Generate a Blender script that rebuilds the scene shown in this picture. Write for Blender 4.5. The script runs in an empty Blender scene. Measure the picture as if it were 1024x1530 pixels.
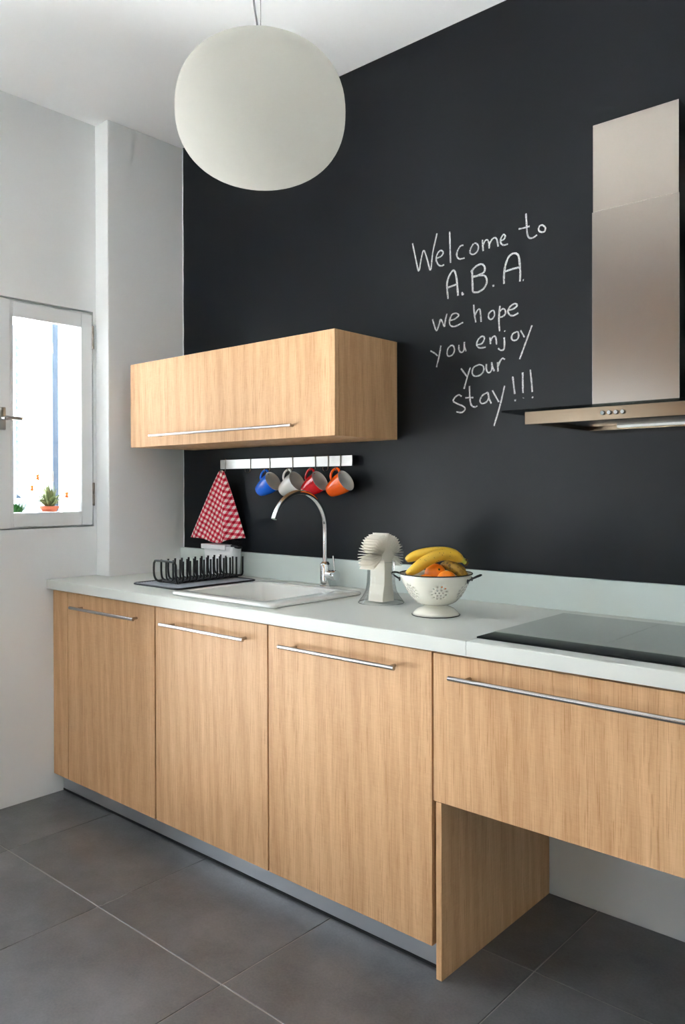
import bpy, bmesh, math, random
from mathutils import Vector, Matrix
from mathutils.geometry import delaunay_2d_cdt

# ------------------------------------------------------------------ camera, sky, light, exposure
SC = bpy.context.scene
COL = SC.collection
cam_data = bpy.data.cameras.new('camera')
cam = bpy.data.objects.new('camera', cam_data)
COL.objects.link(cam)
cam_data.sensor_fit = 'VERTICAL'
cam_data.sensor_height = 36.0
cam_data.sensor_width = 24.0
cam_data.lens = 1192.55 / 1530 * 36.0
cam_data.shift_y = -(765 - 734.05) / 1530
cam_data.clip_start = 0.05
YAW, PITCH, ROLL = 0.72203, -0.00512, -0.00274
_f = Vector((-math.sin(YAW), math.cos(YAW), 0)); _r = Vector((math.cos(YAW), math.sin(YAW), 0)); _u = Vector((0, 0, 1))
_f2 = _f * math.cos(PITCH) + _u * math.sin(PITCH); _u2 = _u * math.cos(PITCH) - _f * math.sin(PITCH)
_r3 = _r * math.cos(ROLL) + _u2 * math.sin(ROLL); _u3 = _u2 * math.cos(ROLL) - _r * math.sin(ROLL)
M = Matrix((( _r3.x, _u3.x, -_f2.x, 2.99415), (_r3.y, _u3.y, -_f2.y, -1.69956), (_r3.z, _u3.z, -_f2.z, 1.27324), (0, 0, 0, 1)))
cam.matrix_world = M
SC.camera = cam

world = bpy.data.worlds.new('overcast_sky')
SC.world = world
world.use_nodes = True
_bg = world.node_tree.nodes['Background']
_bg.inputs['Color'].default_value = (0.82, 0.92, 1.0, 1)
_bg.inputs['Strength'].default_value = 8.2

sun_data = bpy.data.lights.new('sun', 'SUN'); sun_data.energy = 237.0; sun_data.angle = 0.01; sun_data.color = (1, .985, .96)
sun = bpy.data.objects.new('sun', sun_data); COL.objects.link(sun)
sun.rotation_euler = Vector((-.12, -.50, -.86)).to_track_quat('-Z', 'Y').to_euler()      # from behind the house: lights the added terrace for bounce, not the room

SC.view_settings.view_transform = 'Standard'
SC.view_settings.look = 'None'
SC.view_settings.gamma = 1.0
SC.view_settings.use_curve_mapping = False
SC.view_settings.exposure = -0.12
SC.cycles.use_denoising = True
SC.cycles.max_bounces = 10
SC.cycles.diffuse_bounces = 6
SC.cycles.glossy_bounces = 5
SC.cycles.transparent_max_bounces = 16
SC.cycles.sample_clamp_indirect = 0.0


def portal(name, loc, rot, sx, sy):          # marks a window opening so the sky is sampled through it
    d = bpy.data.lights.new(name, 'AREA'); d.shape = 'RECTANGLE'; d.size = sx; d.size_y = sy
    o = bpy.data.objects.new(name, d); COL.objects.link(o); o.location = loc; o.rotation_euler = rot
    d.cycles.is_portal = True
    return o

# room measures (metres): X along the worktop, Y towards the blackboard wall, Z up
D = 0.5997; XL = -0.1156; XP = -0.0177; YP = 0.2048; H = 2.849; XR = 4.4; YF = -3.6
ZC = 0.8942; ZB = 0.8568; YC = -0.0295
WIN = (-0.574, 0.192, 1.106, 2.038)          # window opening: y0, y1, z0, z1
DOOR = (-2.15, -0.66, 0.02, 2.50)            # unseen glazed balcony door added for daylight, left wall
FILL_WIN = (-0.10, 1.00, 0.70, 1.84)                  # unseen window added behind the camera for light: x0, x1, z0, z1
portal('window_portal', (XL - 0.3, (WIN[0] + WIN[1]) / 2, (WIN[2] + WIN[3]) / 2), (0, -math.pi / 2, 0), WIN[3] - WIN[2], WIN[1] - WIN[0])
portal('door_portal', (XL - 0.3, (DOOR[0] + DOOR[1]) / 2, (DOOR[2] + DOOR[3]) / 2), (0, -math.pi / 2, 0), DOOR[3] - DOOR[2], DOOR[1] - DOOR[0])
portal('front_portal', ((FILL_WIN[0] + FILL_WIN[1]) / 2, YF - 0.3, (FILL_WIN[2] + FILL_WIN[3]) / 2), (math.pi / 2, 0, 0), FILL_WIN[1] - FILL_WIN[0], FILL_WIN[3] - FILL_WIN[2])

# ------------------------------------------------------------------ helpers
random.seed(7)
WT = 0.26


def link(name, bm, mat, parent=None, smooth=False, loc=None, label=None, auto=None):
    me = bpy.data.meshes.new(name)
    bmesh.ops.recalc_face_normals(bm, faces=bm.faces)
    bm.to_mesh(me); bm.free()
    if smooth or auto is not None:
        for p in me.polygons: p.use_smooth = True
    if auto is not None:
        me.set_sharp_from_angle(angle=math.radians(auto))
    for m in (mat if isinstance(mat, (list, tuple)) else [mat]): me.materials.append(m)
    o = bpy.data.objects.new(name, me); COL.objects.link(o)
    if parent is not None: o.parent = parent
    if loc is not None: o.location = loc
    if label: o['label'] = label
    return o


def again(o, parent=None, loc=None, rot=None):
    c = o.copy(); COL.objects.link(c)
    if parent is not None: c.parent = parent
    if loc is not None: c.location = loc
    if rot is not None: c.rotation_euler = rot
    return c


def tag(o, label, cat, group=None):
    o['label'] = label; o['category'] = cat
    if group: o['group'] = group
    return o


def thing(name, label, cat, loc=(0, 0, 0), rot=(0, 0, 0), group=None):
    o = bpy.data.objects.new(name, None); COL.objects.link(o)
    o.empty_display_size = 0.05
    o.location = loc; o.rotation_euler = rot
    return tag(o, label, cat, group)


def struct(o):
    o['kind'] = 'structure'; return o


def box(bm, x0, x1, y0, y1, z0, z1, bev=0.0, seg=2):
    r = bmesh.ops.create_cube(bm, size=1.0)
    vs = r['verts']
    for v in vs:
        v.co = Vector((x0 + (v.co.x + .5) * (x1 - x0), y0 + (v.co.y + .5) * (y1 - y0), z0 + (v.co.z + .5) * (z1 - z0)))
    if bev > 0:
        es = list({e for v in vs for e in v.link_edges})
        bmesh.ops.bevel(bm, geom=es, offset=bev, segments=seg, profile=0.5, affect='EDGES')
    return bm


def B(*a, **k):
    return box(bmesh.new(), *a, **k)


def prism(bm, pts, z0, z1):
    lo = [bm.verts.new((x, y, z0)) for x, y in pts]; hi = [bm.verts.new((x, y, z1)) for x, y in pts]
    n = len(pts)
    bm.faces.new(lo[::-1]); bm.faces.new(hi)
    for i in range(n): bm.faces.new((lo[i], lo[(i + 1) % n], hi[(i + 1) % n], hi[i]))
    return bm


def lathe(bm, prof, n=48, closed=False, mtx=None):
    """revolve (radius, z) pairs about Z"""
    rings = []
    for r, z in prof:
        if r < 1e-6: rings.append([bm.verts.new((0, 0, z))])
        else: rings.append([bm.verts.new((r * math.cos(2 * math.pi * i / n), r * math.sin(2 * math.pi * i / n), z)) for i in range(n)])
    new = [v for rg in rings for v in rg]
    pairs = list(zip(rings, rings[1:])) + ([(rings[-1], rings[0])] if closed else [])
    for a, b in pairs:
        for i in range(n):
            j = (i + 1) % n
            if len(a) == 1 and len(b) == 1: continue
            if len(a) == 1: bm.faces.new((a[0], b[i], b[j]))
            elif len(b) == 1: bm.faces.new((a[i], a[j], b[0]))
            else: bm.faces.new((a[i], a[j], b[j], b[i]))
    if mtx is not None: bmesh.ops.transform(bm, matrix=mtx, verts=new)
    return bm


def tube(bm, pts, r, n=10, cap=True, closed=False):
    """sweep a circle along a polyline; r is a number or one per point"""
    pts = [Vector(p) for p in pts]; m = len(pts)
    rs = r if isinstance(r, (list, tuple)) else [r] * m
    rings = []; prev = None
    for i, p in enumerate(pts):
        if closed: t = (pts[(i + 1) % m] - pts[i - 1]).normalized()
        else: t = (pts[min(i + 1, m - 1)] - pts[max(i - 1, 0)]).normalized()
        if prev is None:
            a = Vector((0, 0, 1)) if abs(t.z) < .9 else Vector((1, 0, 0))
            u = t.cross(a).normalized()
        else:
            u = (prev - t * prev.dot(t)).normalized()
        prev = u; w = t.cross(u)
        rings.append([bm.verts.new(p + (u * math.cos(2 * math.pi * k / n) + w * math.sin(2 * math.pi * k / n)) * rs[i]) for k in range(n)])
    seq = list(zip(rings, rings[1:])) + ([(rings[-1], rings[0])] if closed else [])
    for a, b in seq:
        for k in range(n): bm.faces.new((a[k], a[(k + 1) % n], b[(k + 1) % n], b[k]))
    if cap and not closed:
        bm.faces.new(rings[0][::-1]); bm.faces.new(rings[-1])
    return bm


def smooth_path(pts, k=6, closed=False):
    """Catmull-Rom through the points"""
    P = [Vector(p) for p in pts]; n = len(P); out = []
    for i in range(n if closed else n - 1):
        if closed: a, b, c, d = P[i - 1], P[i], P[(i + 1) % n], P[(i + 2) % n]
        else: a, b, c, d = P[max(i - 1, 0)], P[i], P[i + 1], P[min(i + 2, n - 1)]
        for j in range(k):
            t = j / k
            out.append(0.5 * ((2 * b) + (c - a) * t + (2 * a - 5 * b + 4 * c - d) * t * t + (3 * b - a - 3 * c + d) * t ** 3))
    if not closed: out.append(P[-1])
    return out


def ball(bm, c, r, u=24, v=14, s=(1, 1, 1)):
    bmesh.ops.create_uvsphere(bm, u_segments=u, v_segments=v, radius=1.0,
                              matrix=Matrix.Translation(c) @ Matrix.Diagonal((r * s[0], r * s[1], r * s[2], 1)))
    return bm


# ------------------------------------------------------------------ materials
def lin(r, g, b):
    f = lambda c: ((c / 255 + .055) / 1.055) ** 2.4 if c > 10 else c / 255 / 12.92
    return (f(r), f(g), f(b), 1)


def mat(name, color, rough=.5, metal=0.0, spec=.5, coat=0.0, bump=0.0, bscale=200, var=0.0, vscale=8, aniso=0.0):
    m = bpy.data.materials.new(name); m.use_nodes = True
    nt = m.node_tree; N = nt.nodes; L = nt.links; b = N['Principled BSDF']
    b.inputs['Base Color'].default_value = color
    b.inputs['Roughness'].default_value = rough; b.inputs['Metallic'].default_value = metal
    b.inputs['Specular IOR Level'].default_value = spec; b.inputs['Coat Weight'].default_value = coat
    b.inputs['Coat Roughness'].default_value = .08
    if aniso: b.inputs['Anisotropic'].default_value = aniso
    tc = N.new('ShaderNodeTexCoord')
    if var > 0:
        n = N.new('ShaderNodeTexNoise'); n.inputs['Scale'].default_value = vscale; n.inputs['Detail'].default_value = 5
        mx = N.new('ShaderNodeMix'); mx.data_type = 'RGBA'
        mx.inputs['A'].default_value = tuple(c * (1 - var) for c in color[:3]) + (1,)
        mx.inputs['B'].default_value = tuple(min(1, c * (1 + var)) for c in color[:3]) + (1,)
        L.new(tc.outputs['Object'], n.inputs['Vector']); L.new(n.outputs['Fac'], mx.inputs['Factor']); L.new(mx.outputs['Result'], b.inputs['Base Color'])
    if bump > 0:
        n = N.new('ShaderNodeTexNoise'); n.inputs['Scale'].default_value = bscale; n.inputs['Detail'].default_value = 4
        bp = N.new('ShaderNodeBump'); bp.inputs['Strength'].default_value = bump; bp.inputs['Distance'].default_value = .002
        L.new(tc.outputs['Object'], n.inputs['Vector']); L.new(n.outputs['Fac'], bp.inputs['Height']); L.new(bp.outputs['Normal'], b.inputs['Normal'])
    return m


def wood_mat(name, light, dark, horizontal=False):
    """oak veneer: long fibres, cathedral figure and fine cross saw marks"""
    m = bpy.data.materials.new(name); m.use_nodes = True
    nt = m.node_tree; N = nt.nodes; L = nt.links; b = N['Principled BSDF']
    b.inputs['Roughness'].default_value = .5; b.inputs['Specular IOR Level'].default_value = .25
    tc = N.new('ShaderNodeTexCoord'); oi = N.new('ShaderNodeObjectInfo')
    off = N.new('ShaderNodeVectorMath'); off.operation = 'MULTIPLY'; off.inputs[1].default_value = (7.3, 3.1, 11.7)
    L.new(oi.outputs['Random'], off.inputs[0])
    add = N.new('ShaderNodeVectorMath'); add.operation = 'ADD'
    L.new(tc.outputs['Object'], add.inputs[0]); L.new(off.outputs[0], add.inputs[1])

    def mapped(s):
        mp = N.new('ShaderNodeMapping'); mp.inputs['Scale'].default_value = s
        L.new(add.outputs[0], mp.inputs['Vector']); return mp.outputs[0]

    def noise(s, scale, detail, dist=0.0):
        n = N.new('ShaderNodeTexNoise'); n.inputs['Scale'].default_value = scale; n.inputs['Detail'].default_value = detail
        n.inputs['Distortion'].default_value = dist; L.new(mapped(s), n.inputs['Vector']); return n.outputs['Fac']

    def math_(op, a, b_, clamp=False):
        x = N.new('ShaderNodeMath'); x.operation = op; x.use_clamp = clamp
        for i, v in enumerate((a, b_)):
            if isinstance(v, (int, float)): x.inputs[i].default_value = v
            else: L.new(v, x.inputs[i])
        return x.outputs[0]
    v = (lambda a, c: (c, a, a)) if horizontal else (lambda a, c: (a, a, c))
    w = N.new('ShaderNodeTexWave'); w.wave_type = 'BANDS'; w.bands_direction = 'DIAGONAL'
    w.inputs['Scale'].default_value = 5.5; w.inputs['Distortion'].default_value = 9; w.inputs['Detail'].default_value = 3
    w.inputs['Detail Scale'].default_value = .8
    L.new(mapped(v(1.9, .10)), w.inputs['Vector'])
    fig = math_('MULTIPLY', w.outputs['Fac'], .13)
    fib = math_('MULTIPLY', noise(v(1, .03), 300, 4), .44)
    broad = math_('MULTIPLY', noise(v(1, .10), 9, 3, .3), .38)
    saw = math_('MULTIPLY', noise((.06, .06, 1) if not horizontal else (1, .06, .06), 640, 2), .22)
    pore = noise(v(1, .018), 560, 2)
    pore = math_('MULTIPLY', math_('GREATER_THAN', pore, .62), .26)
    s = math_('ADD', math_('ADD', fig, fib), math_('ADD', broad, saw))
    s = math_('SUBTRACT', s, math_('ADD', pore, .13))
    ramp = N.new('ShaderNodeValToRGB')
    ramp.color_ramp.elements[0].position = .12; ramp.color_ramp.elements[0].color = dark
    ramp.color_ramp.elements[1].position = .72; ramp.color_ramp.elements[1].color = light
    L.new(s, ramp.inputs['Fac']); L.new(ramp.outputs['Color'], b.inputs['Base Color'])
    bp = N.new('ShaderNodeBump'); bp.inputs['Strength'].default_value = .22; bp.inputs['Distance'].default_value = .0006
    L.new(s, bp.inputs['Height']); L.new(bp.outputs['Normal'], b.inputs['Normal'])
    return m


def glass_mat(name, tint=(1, 1, 1, 1), strength=1.0):
    m = bpy.data.materials.new(name); m.use_nodes = True
    nt = m.node_tree; N = nt.nodes; L = nt.links; N.remove(N['Principled BSDF'])
    t = N.new('ShaderNodeBsdfTransparent'); t.inputs['Color'].default_value = tint
    g = N.new('ShaderNodeBsdfGlossy'); g.inputs['Roughness'].default_value = .02
    f = N.new('ShaderNodeLayerWeight'); f.inputs['Blend'].default_value = .22
    k = N.new('ShaderNodeMath'); k.operation = 'MULTIPLY'; k.inputs[1].default_value = strength
    mx = N.new('ShaderNodeMixShader')
    L.new(f.outputs[0], k.inputs[0]); L.new(k.outputs[0], mx.inputs['Fac'])
    L.new(t.outputs[0], mx.inputs[1]); L.new(g.outputs[0], mx.inputs[2]); L.new(mx.outputs[0], N['Material Output'].inputs['Surface'])
    return m


def brushed(name, color, rough, vertical=True):
    m = mat(name, color, rough, 1.0)
    nt = m.node_tree; N = nt.nodes; L = nt.links; b = N['Principled BSDF']
    tc = N.new('ShaderNodeTexCoord'); mp = N.new('ShaderNodeMapping')
    mp.inputs['Scale'].default_value = (600, 600, 6) if vertical else (6, 600, 600)
    n = N.new('ShaderNodeTexNoise'); n.inputs['Scale'].default_value = 1; n.inputs['Detail'].default_value = 2
    bp = N.new('ShaderNodeBump'); bp.inputs['Strength'].default_value = .08; bp.inputs['Distance'].default_value = .0004
    L.new(tc.outputs['Object'], mp.inputs['Vector']); L.new(mp.outputs[0], n.inputs['Vector'])
    L.new(n.outputs['Fac'], bp.inputs['Height']); L.new(bp.outputs['Normal'], b.inputs['Normal'])
    return m


WHITE_PAINT = mat('white_wall_paint', lin(228, 230, 230), .75, bump=.12, bscale=90, var=.012, vscale=3)
CEIL_PAINT = mat('ceiling_paint', lin(246, 247, 247), .8)
CHALK_PAINT = mat('chalkboard_paint', lin(18, 20, 24), .40, spec=.2, bump=.08, bscale=160, var=.12, vscale=5)
OAK = wood_mat('oak_veneer', lin(226, 184, 140), lin(180, 134, 90))
MAT_RIB = mat('grey_mat_rib', lin(150, 154, 162), .7)
SHUTTER_SHADE = mat('shaded_white_shutter', lin(74, 88, 106), .5)  # darker than the white slats: shade on the stiles put into the colour
GAP_SHADE = mat('gap_shade_carcass', lin(24, 18, 14), .8)  # near black: shade in the door gaps is put into the carcass colour
WORKTOP = mat('white_worktop', lin(206, 208, 203), .38, spec=.08)
UPSTAND = mat('pale_glass_upstand', lin(204, 214, 210), .26, spec=.35)
CERAMIC = mat('white_ceramic', lin(226, 226, 222), .15, coat=.3)
STEEL = brushed('brushed_steel', (.30, .268, .24, 1), .24)
STEEL_H = brushed('brushed_steel_bar', (.52, .50, .48, 1), .28, vertical=False)
HANDLE_STEEL = brushed('brushed_steel_handle', (.46, .44, .43, 1), .26, vertical=False)
STEEL_C = brushed('brushed_steel_fascia', (.20, .15, .105, 1), .22, vertical=False)
ALU = brushed('brushed_aluminium', (.66, .67, .70, 1), .34, vertical=False)
CHROME = mat('chrome', (.82, .82, .83, 1), .05, 1.0)
WIN_PAINT = mat('window_paint', lin(226, 229, 230), .4)
GLASS = glass_mat('window_glass', (.98, .99, .99, 1))
CLEAR = glass_mat('clear_glass', (.97, .98, .98, 1), .7)
BLACK_GLOSS = mat('black_glass', lin(14, 14, 16), .12, spec=.5)
HOB_GREY = mat('grey_hob_glass', lin(146, 152, 147), .32, spec=.5, var=.05, vscale=60)
BLACK_WIRE = mat('black_coated_wire', lin(26, 26, 28), .32)
MAT_GREY = mat('grey_mat', lin(186, 190, 198), .7, bump=.2, bscale=300)
WHITE_PLASTIC = mat('white_plastic', lin(228, 229, 231), .35)
GROUT = mat('pale_grout', lin(150, 146, 140), .85)
LAMP_GLASS = mat('opal_glass', lin(196, 195, 190), .65, spec=.05)      # thin opal glass: most light glows through
_nt = LAMP_GLASS.node_tree; _b = _nt.nodes['Principled BSDF']
_t = _nt.nodes.new('ShaderNodeBsdfTranslucent'); _t.inputs['Color'].default_value = lin(206, 205, 200)
_m = _nt.nodes.new('ShaderNodeMixShader'); _m.inputs['Fac'].default_value = .8
_nt.links.new(_b.outputs[0], _m.inputs[1]); _nt.links.new(_t.outputs[0], _m.inputs[2]); _nt.links.new(_m.outputs[0], _nt.nodes['Material Output'].inputs['Surface'])
CABLE = mat('grey_cable', lin(150, 150, 150), .4)
PAPER = mat('ivory_paper', lin(236, 230, 218), .8)
ENAMEL = mat('cream_enamel', lin(226, 223, 210), .16, coat=.5)
RIM_DARK = mat('dark_enamel_rim', lin(38, 38, 40), .25, coat=.3)
RUBBER = mat('black_rubber', lin(22, 22, 24), .6)
TERRACOTTA = mat('terracotta', lin(196, 104, 72), .8)


def tile_mat():
    m = bpy.data.materials.new('dark_porcelain'); m.use_nodes = True
    nt = m.node_tree; N = nt.nodes; L = nt.links; b = N['Principled BSDF']
    b.inputs['Roughness'].default_value = .36; b.inputs['Specular IOR Level'].default_value = .6
    tc = N.new('ShaderNodeTexCoord'); oi = N.new('ShaderNodeObjectInfo')
    sc = N.new('ShaderNodeVectorMath'); sc.operation = 'MULTIPLY'; sc.inputs[1].default_value = (13, 29, 5)
    ad = N.new('ShaderNodeVectorMath'); ad.operation = 'ADD'
    L.new(oi.outputs['Random'], sc.inputs[0]); L.new(tc.outputs['Object'], ad.inputs[0]); L.new(sc.outputs[0], ad.inputs[1])
    n1 = N.new('ShaderNodeTexNoise'); n1.inputs['Scale'].default_value = 4.5; n1.inputs['Detail'].default_value = 7; n1.inputs['Roughness'].default_value = .62
    n2 = N.new('ShaderNodeTexNoise'); n2.inputs['Scale'].default_value = 150; n2.inputs['Detail'].default_value = 3
    mx = N.new('ShaderNodeMath'); mx.operation = 'MULTIPLY_ADD'; mx.inputs[1].default_value = .35
    rp = N.new('ShaderNodeValToRGB')
    rp.color_ramp.elements[0].position = .40; rp.color_ramp.elements[0].color = lin(64, 64, 66)
    rp.color_ramp.elements[1].position = .92; rp.color_ramp.elements[1].color = lin(106, 105, 107)
    L.new(ad.outputs[0], n1.inputs['Vector']); L.new(ad.outputs[0], n2.inputs['Vector'])
    L.new(n2.outputs['Fac'], mx.inputs[0]); L.new(n1.outputs['Fac'], mx.inputs[2]); L.new(mx.outputs[0], rp.inputs['Fac'])
    L.new(rp.outputs['Color'], b.inputs['Base Color'])
    bp = N.new('ShaderNodeBump'); bp.inputs['Strength'].default_value = .1; bp.inputs['Distance'].default_value = .001
    L.new(n1.outputs['Fac'], bp.inputs['Height']); L.new(bp.outputs['Normal'], b.inputs['Normal'])
    return m


TILE = tile_mat()

# ------------------------------------------------------------------ the room
floor = struct(link('floor', B(XL, XR, YF, D, -.06, -.002), GROUT))
TP = .577
tile_mesh = {}
xs = [.834 + k * TP for k in range(-2, 8)]; ys = [-.377 + k * TP for k in range(-6, 3)]
for i in range(len(xs) - 1):
    for j in range(len(ys) - 1):
        x0, x1 = max(xs[i] + .0015, XL + .001), min(xs[i + 1] - .0015, XR - .001)
        y0, y1 = max(ys[j] + .0015, YF + .001), min(ys[j + 1] - .0015, D - .001)
        if x1 - x0 < .02 or y1 - y0 < .02: continue
        key = (round(x1 - x0, 3), round(y1 - y0, 3)); loc = (x0, y0, 0)
        if key in tile_mesh:
            again(tile_mesh[key], floor, loc)
        else:
            tile_mesh[key] = link('tile', B(0, x1 - x0, 0, y1 - y0, -.009, 0, bev=.0012, seg=1), TILE, floor, loc=loc)

struct(link('bounce_ground', B(-14, XR + 8, -16, D + 8, -.4, -.07), mat('bounce_ground_stone', lin(194, 195, 196), .9)))  # unseen terrace added to bounce sunlight up to the ceiling
struct(link('ceiling', B(XL - WT, XR + .2, YF - .2, D + .2, H, H + .15), CEIL_PAINT))


def wall_x(name, x0, x1, ya, yb, holes, m):
    """a slab across X with rectangular openings (y0, y1, z0, z1)"""
    bm = bmesh.new()
    yb_ = sorted({ya, yb, *[h[0] for h in holes], *[h[1] for h in holes]})
    zb_ = sorted({-.06, H, *[h[2] for h in holes], *[h[3] for h in holes]})
    for a, b in zip(yb_, yb_[1:]):
        run = None
        for c, d in zip(zb_, zb_[1:]):
            inside = any(h[0] <= (a + b) / 2 <= h[1] and h[2] <= (c + d) / 2 <= h[3] for h in holes)
            if inside:
                if run: box(bm, x0, x1, a, b, *run)
                run = None
            else: run = (run[0] if run else c, d)
        if run: box(bm, x0, x1, a, b, *run)
    return struct(link(name, bm, m))


wall_x('wall_left', XL - WT, XL, YF - .2, D + .2, [WIN, DOOR], WHITE_PAINT)
wb = struct(link('wall_back', B(XL, XR + .2, D + .0012, D + .2, -.06, H), WHITE_PAINT))
bm = bmesh.new()                                    # the black paint: its cut-in edge beside the pillar wanders a little
lo, hi = [], []
for k in range(41):
    z = .955 + (H - .955) * k / 40
    lo.append((XP + .006 + random.uniform(-.0015, .0015), z))
a = [bm.verts.new((x, D, z)) for x, z in lo]; b = [bm.verts.new((XR, D, z)) for x, z in lo]
a2 = [bm.verts.new((x, D + .0011, z)) for x, z in lo]; b2 = [bm.verts.new((XR, D + .0011, z)) for x, z in lo]
for k in range(40):
    bm.faces.new((a[k], b[k], b[k + 1], a[k + 1])); bm.faces.new((a[k], a[k + 1], a2[k + 1], a2[k])); bm.faces.new((b[k], b2[k], b2[k + 1], b[k + 1]))
link('chalkboard_paint', bm, CHALK_PAINT, wb)
struct(link('wall_right', B(XR, XR + .2, YF - .2, D + .2, -.06, H), WHITE_PAINT))
bm = bmesh.new()
for a in ((XL - WT, FILL_WIN[0], -.06, H), (FILL_WIN[1], XR + .2, -.06, H), (FILL_WIN[0], FILL_WIN[1], -.06, FILL_WIN[2]), (FILL_WIN[0], FILL_WIN[1], FILL_WIN[3], H)):
    box(bm, a[0], a[1], YF - .2, YF, a[2], a[3])
struct(link('wall_front', bm, WHITE_PAINT))
struct(link('pillar', B(XL, XP, YP, D + .0012, 0, H, bev=.004, seg=2), WHITE_PAINT))

# ------------------------------------------------------------------ window
win = struct(bpy.data.objects.new('window_1', None)); COL.objects.link(win); win.location = (XL, 0, WIN[2])
wz0, wz1 = 0.0, WIN[3] - WIN[2]


def ring(bm, x0, x1, y0, y1, z0, z1, l, r, b, t, bev=.002):
    """a rectangular frame in the YZ plane with its own member widths"""
    box(bm, x0, x1, y0, y0 + l, z0, z1, bev); box(bm, x0, x1, y1 - r, y1, z0, z1, bev)
    box(bm, x0, x1, y0 + l, y1 - r, z0, z0 + b, bev); box(bm, x0, x1, y0 + l, y1 - r, z1 - t, z1, bev)
    return bm


link('window_frame', ring(bmesh.new(), -.075, -.022, WIN[0] + .001, WIN[1] - .001, wz0 + .001, wz1 - .001, .03, .03, .03, .03), WIN_PAINT, win)
sash_r = link('sash', ring(bmesh.new(), -.021, .004, -.188, .184, wz0 + .008, wz1 - .014, .019, .051, .058, .062), WIN_PAINT, win)
link('pane', B(-.012, -.008, -.171, .135, wz0 + .064, wz1 - .074), GLASS, sash_r)
for zc in (.14, .82 - .0):                                       # two hinges on the right stile
    link('hinge', lathe(bmesh.new(), [(0, -.05), (.0045, -.05), (.0055, -.047), (.0055, -.003), (.0045, -.001), (.0045, .001), (.0055, .003), (.0055, .047), (.0045, .05), (0, .05)], 12), STEEL, sash_r, loc=(.004, .189, zc), smooth=False, auto=40, label='steel barrel hinge on the outer stile')
sash_l = link('sash', ring(bmesh.new(), -.021, .004, -.566, -.192, wz0 + .008, wz1 - .014, .051, .019, .058, .062), WIN_PAINT, win)
link('pane', B(-.012, -.008, -.517, -.209, wz0 + .064, wz1 - .074), GLASS, sash_l)
link('cover_strip', B(.0042, .012, -.236, -.183, wz0 + .004, wz1 - .010, .003), WIN_PAINT, sash_l)
hz = 1.549 - WIN[2]
hd = bmesh.new()
box(hd, .012, .018, -.232, -.206, hz - .045, hz + .045, .003)
tube(hd, [(.016, -.219, hz), (.048, -.219, hz)], .008, 12)
tube(hd, smooth_path([(.046, -.222, hz), (.048, -.205, hz + .001), (.047, -.18, hz + .001), (.045, -.154, hz)], 5), [.0085] * 4 + [.0075] * 12, 12)
link('window_handle', hd, STEEL_H, sash_l, auto=40, label='steel lever handle on the cover strip')
sill = link('window_sill', B(-WT - .03, -.078, WIN[0] + .001, WIN[1] - .001, .001, .054, .004), WIN_PAINT, win)

# louvred shutters outside: right leaf square on, unseen left leaf turned to block light
def shutter(y0, label, side):
    t = thing('window_shutter', label, 'shutter', (XL - WT - .012, y0, WIN[2] + .06), group=None)
    x0, x1, h = -.40, 0.0, .90
    link('shutter_frame', (lambda b: (box(b, x1 - .05, x1, -.014, .014, 0, h, .002), box(b, x0, x0 + .05, -.014, .014, 0, h, .002),
                                      box(b, x0 + .05, x1 - .05, -.014, .014, 0, .06, .002), box(b, x0 + .05, x1 - .05, -.014, .014, h - .06, h, .002), b)[-1])(bmesh.new()), SHUTTER_SHADE, t)
    sl = None
    for k in range(24):
        z = .075 + k * .0327
        if sl is None:
            s = bmesh.new(); box(s, x0 + .05, x1 - .05, -.0155, .0155, -.0035, .0035, .001, 1)
            bmesh.ops.rotate(s, verts=s.verts, cent=(0, 0, 0), matrix=Matrix.Rotation(math.radians(-42), 3, 'X'))
            sl = link('slat', s, WIN_PAINT, t, loc=(0, 0, z))
        else: again(sl, t, (0, 0, z))
    for zz in (.16, .74):
        link('hinge', B(-.006, .010, -.020 * side - .004, -.020 * side + .004, zz - .025, zz + .025, .002), STEEL, t)
    return t


shutter(.166, 'white louvred shutter leaf standing open outside the window, right of the potted plant', 1)
shutter(-.548, 'white louvred shutter leaf turned half closed outside the window to cut its light, left leaf beyond the handle', -1).rotation_euler = (0, 0, math.radians(-55))

# unseen balcony door, added beyond the left edge to light the room
door = struct(bpy.data.objects.new('added_door', None)); COL.objects.link(door); door.location = (XL, DOOR[0], 0)
dw = DOOR[1] - DOOR[0]
link('door_frame', ring(bmesh.new(), -.09, -.03, .001, dw - .001, .022, DOOR[3] - .001, .04, .04, .02, .04), WIN_PAINT, door)
for k in range(2):
    a0, a1 = .042 + k * (dw - .084) / 2, .042 + (k + 1) * (dw - .084) / 2
    lf = link('door_leaf', ring(bmesh.new(), -.08, -.04, a0 + .001, a1 - .001, .044, DOOR[3] - .043,   .07, .07, .06, .08), WIN_PAINT, door)
    link('pane', B(-.063, -.058, a0 + .072, a1 - .072, .106, DOOR[3] - .125), GLASS, lf)

fill_win = struct(bpy.data.objects.new('fill_window', None)); COL.objects.link(fill_win); fill_win.location = (FILL_WIN[0], YF, 0)  # unseen window, added behind the camera to light the room
fw = FILL_WIN[1] - FILL_WIN[0]


def ring_y(bm, x0, x1, z0, z1, y0, y1, m_):
    box(bm, x0, x0 + m_, y0, y1, z0, z1, .002); box(bm, x1 - m_, x1, y0, y1, z0, z1, .002)
    box(bm, x0 + m_, x1 - m_, y0, y1, z0, z0 + m_, .002); box(bm, x0 + m_, x1 - m_, y0, y1, z1 - m_, z1, .002)
    return bm


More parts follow.
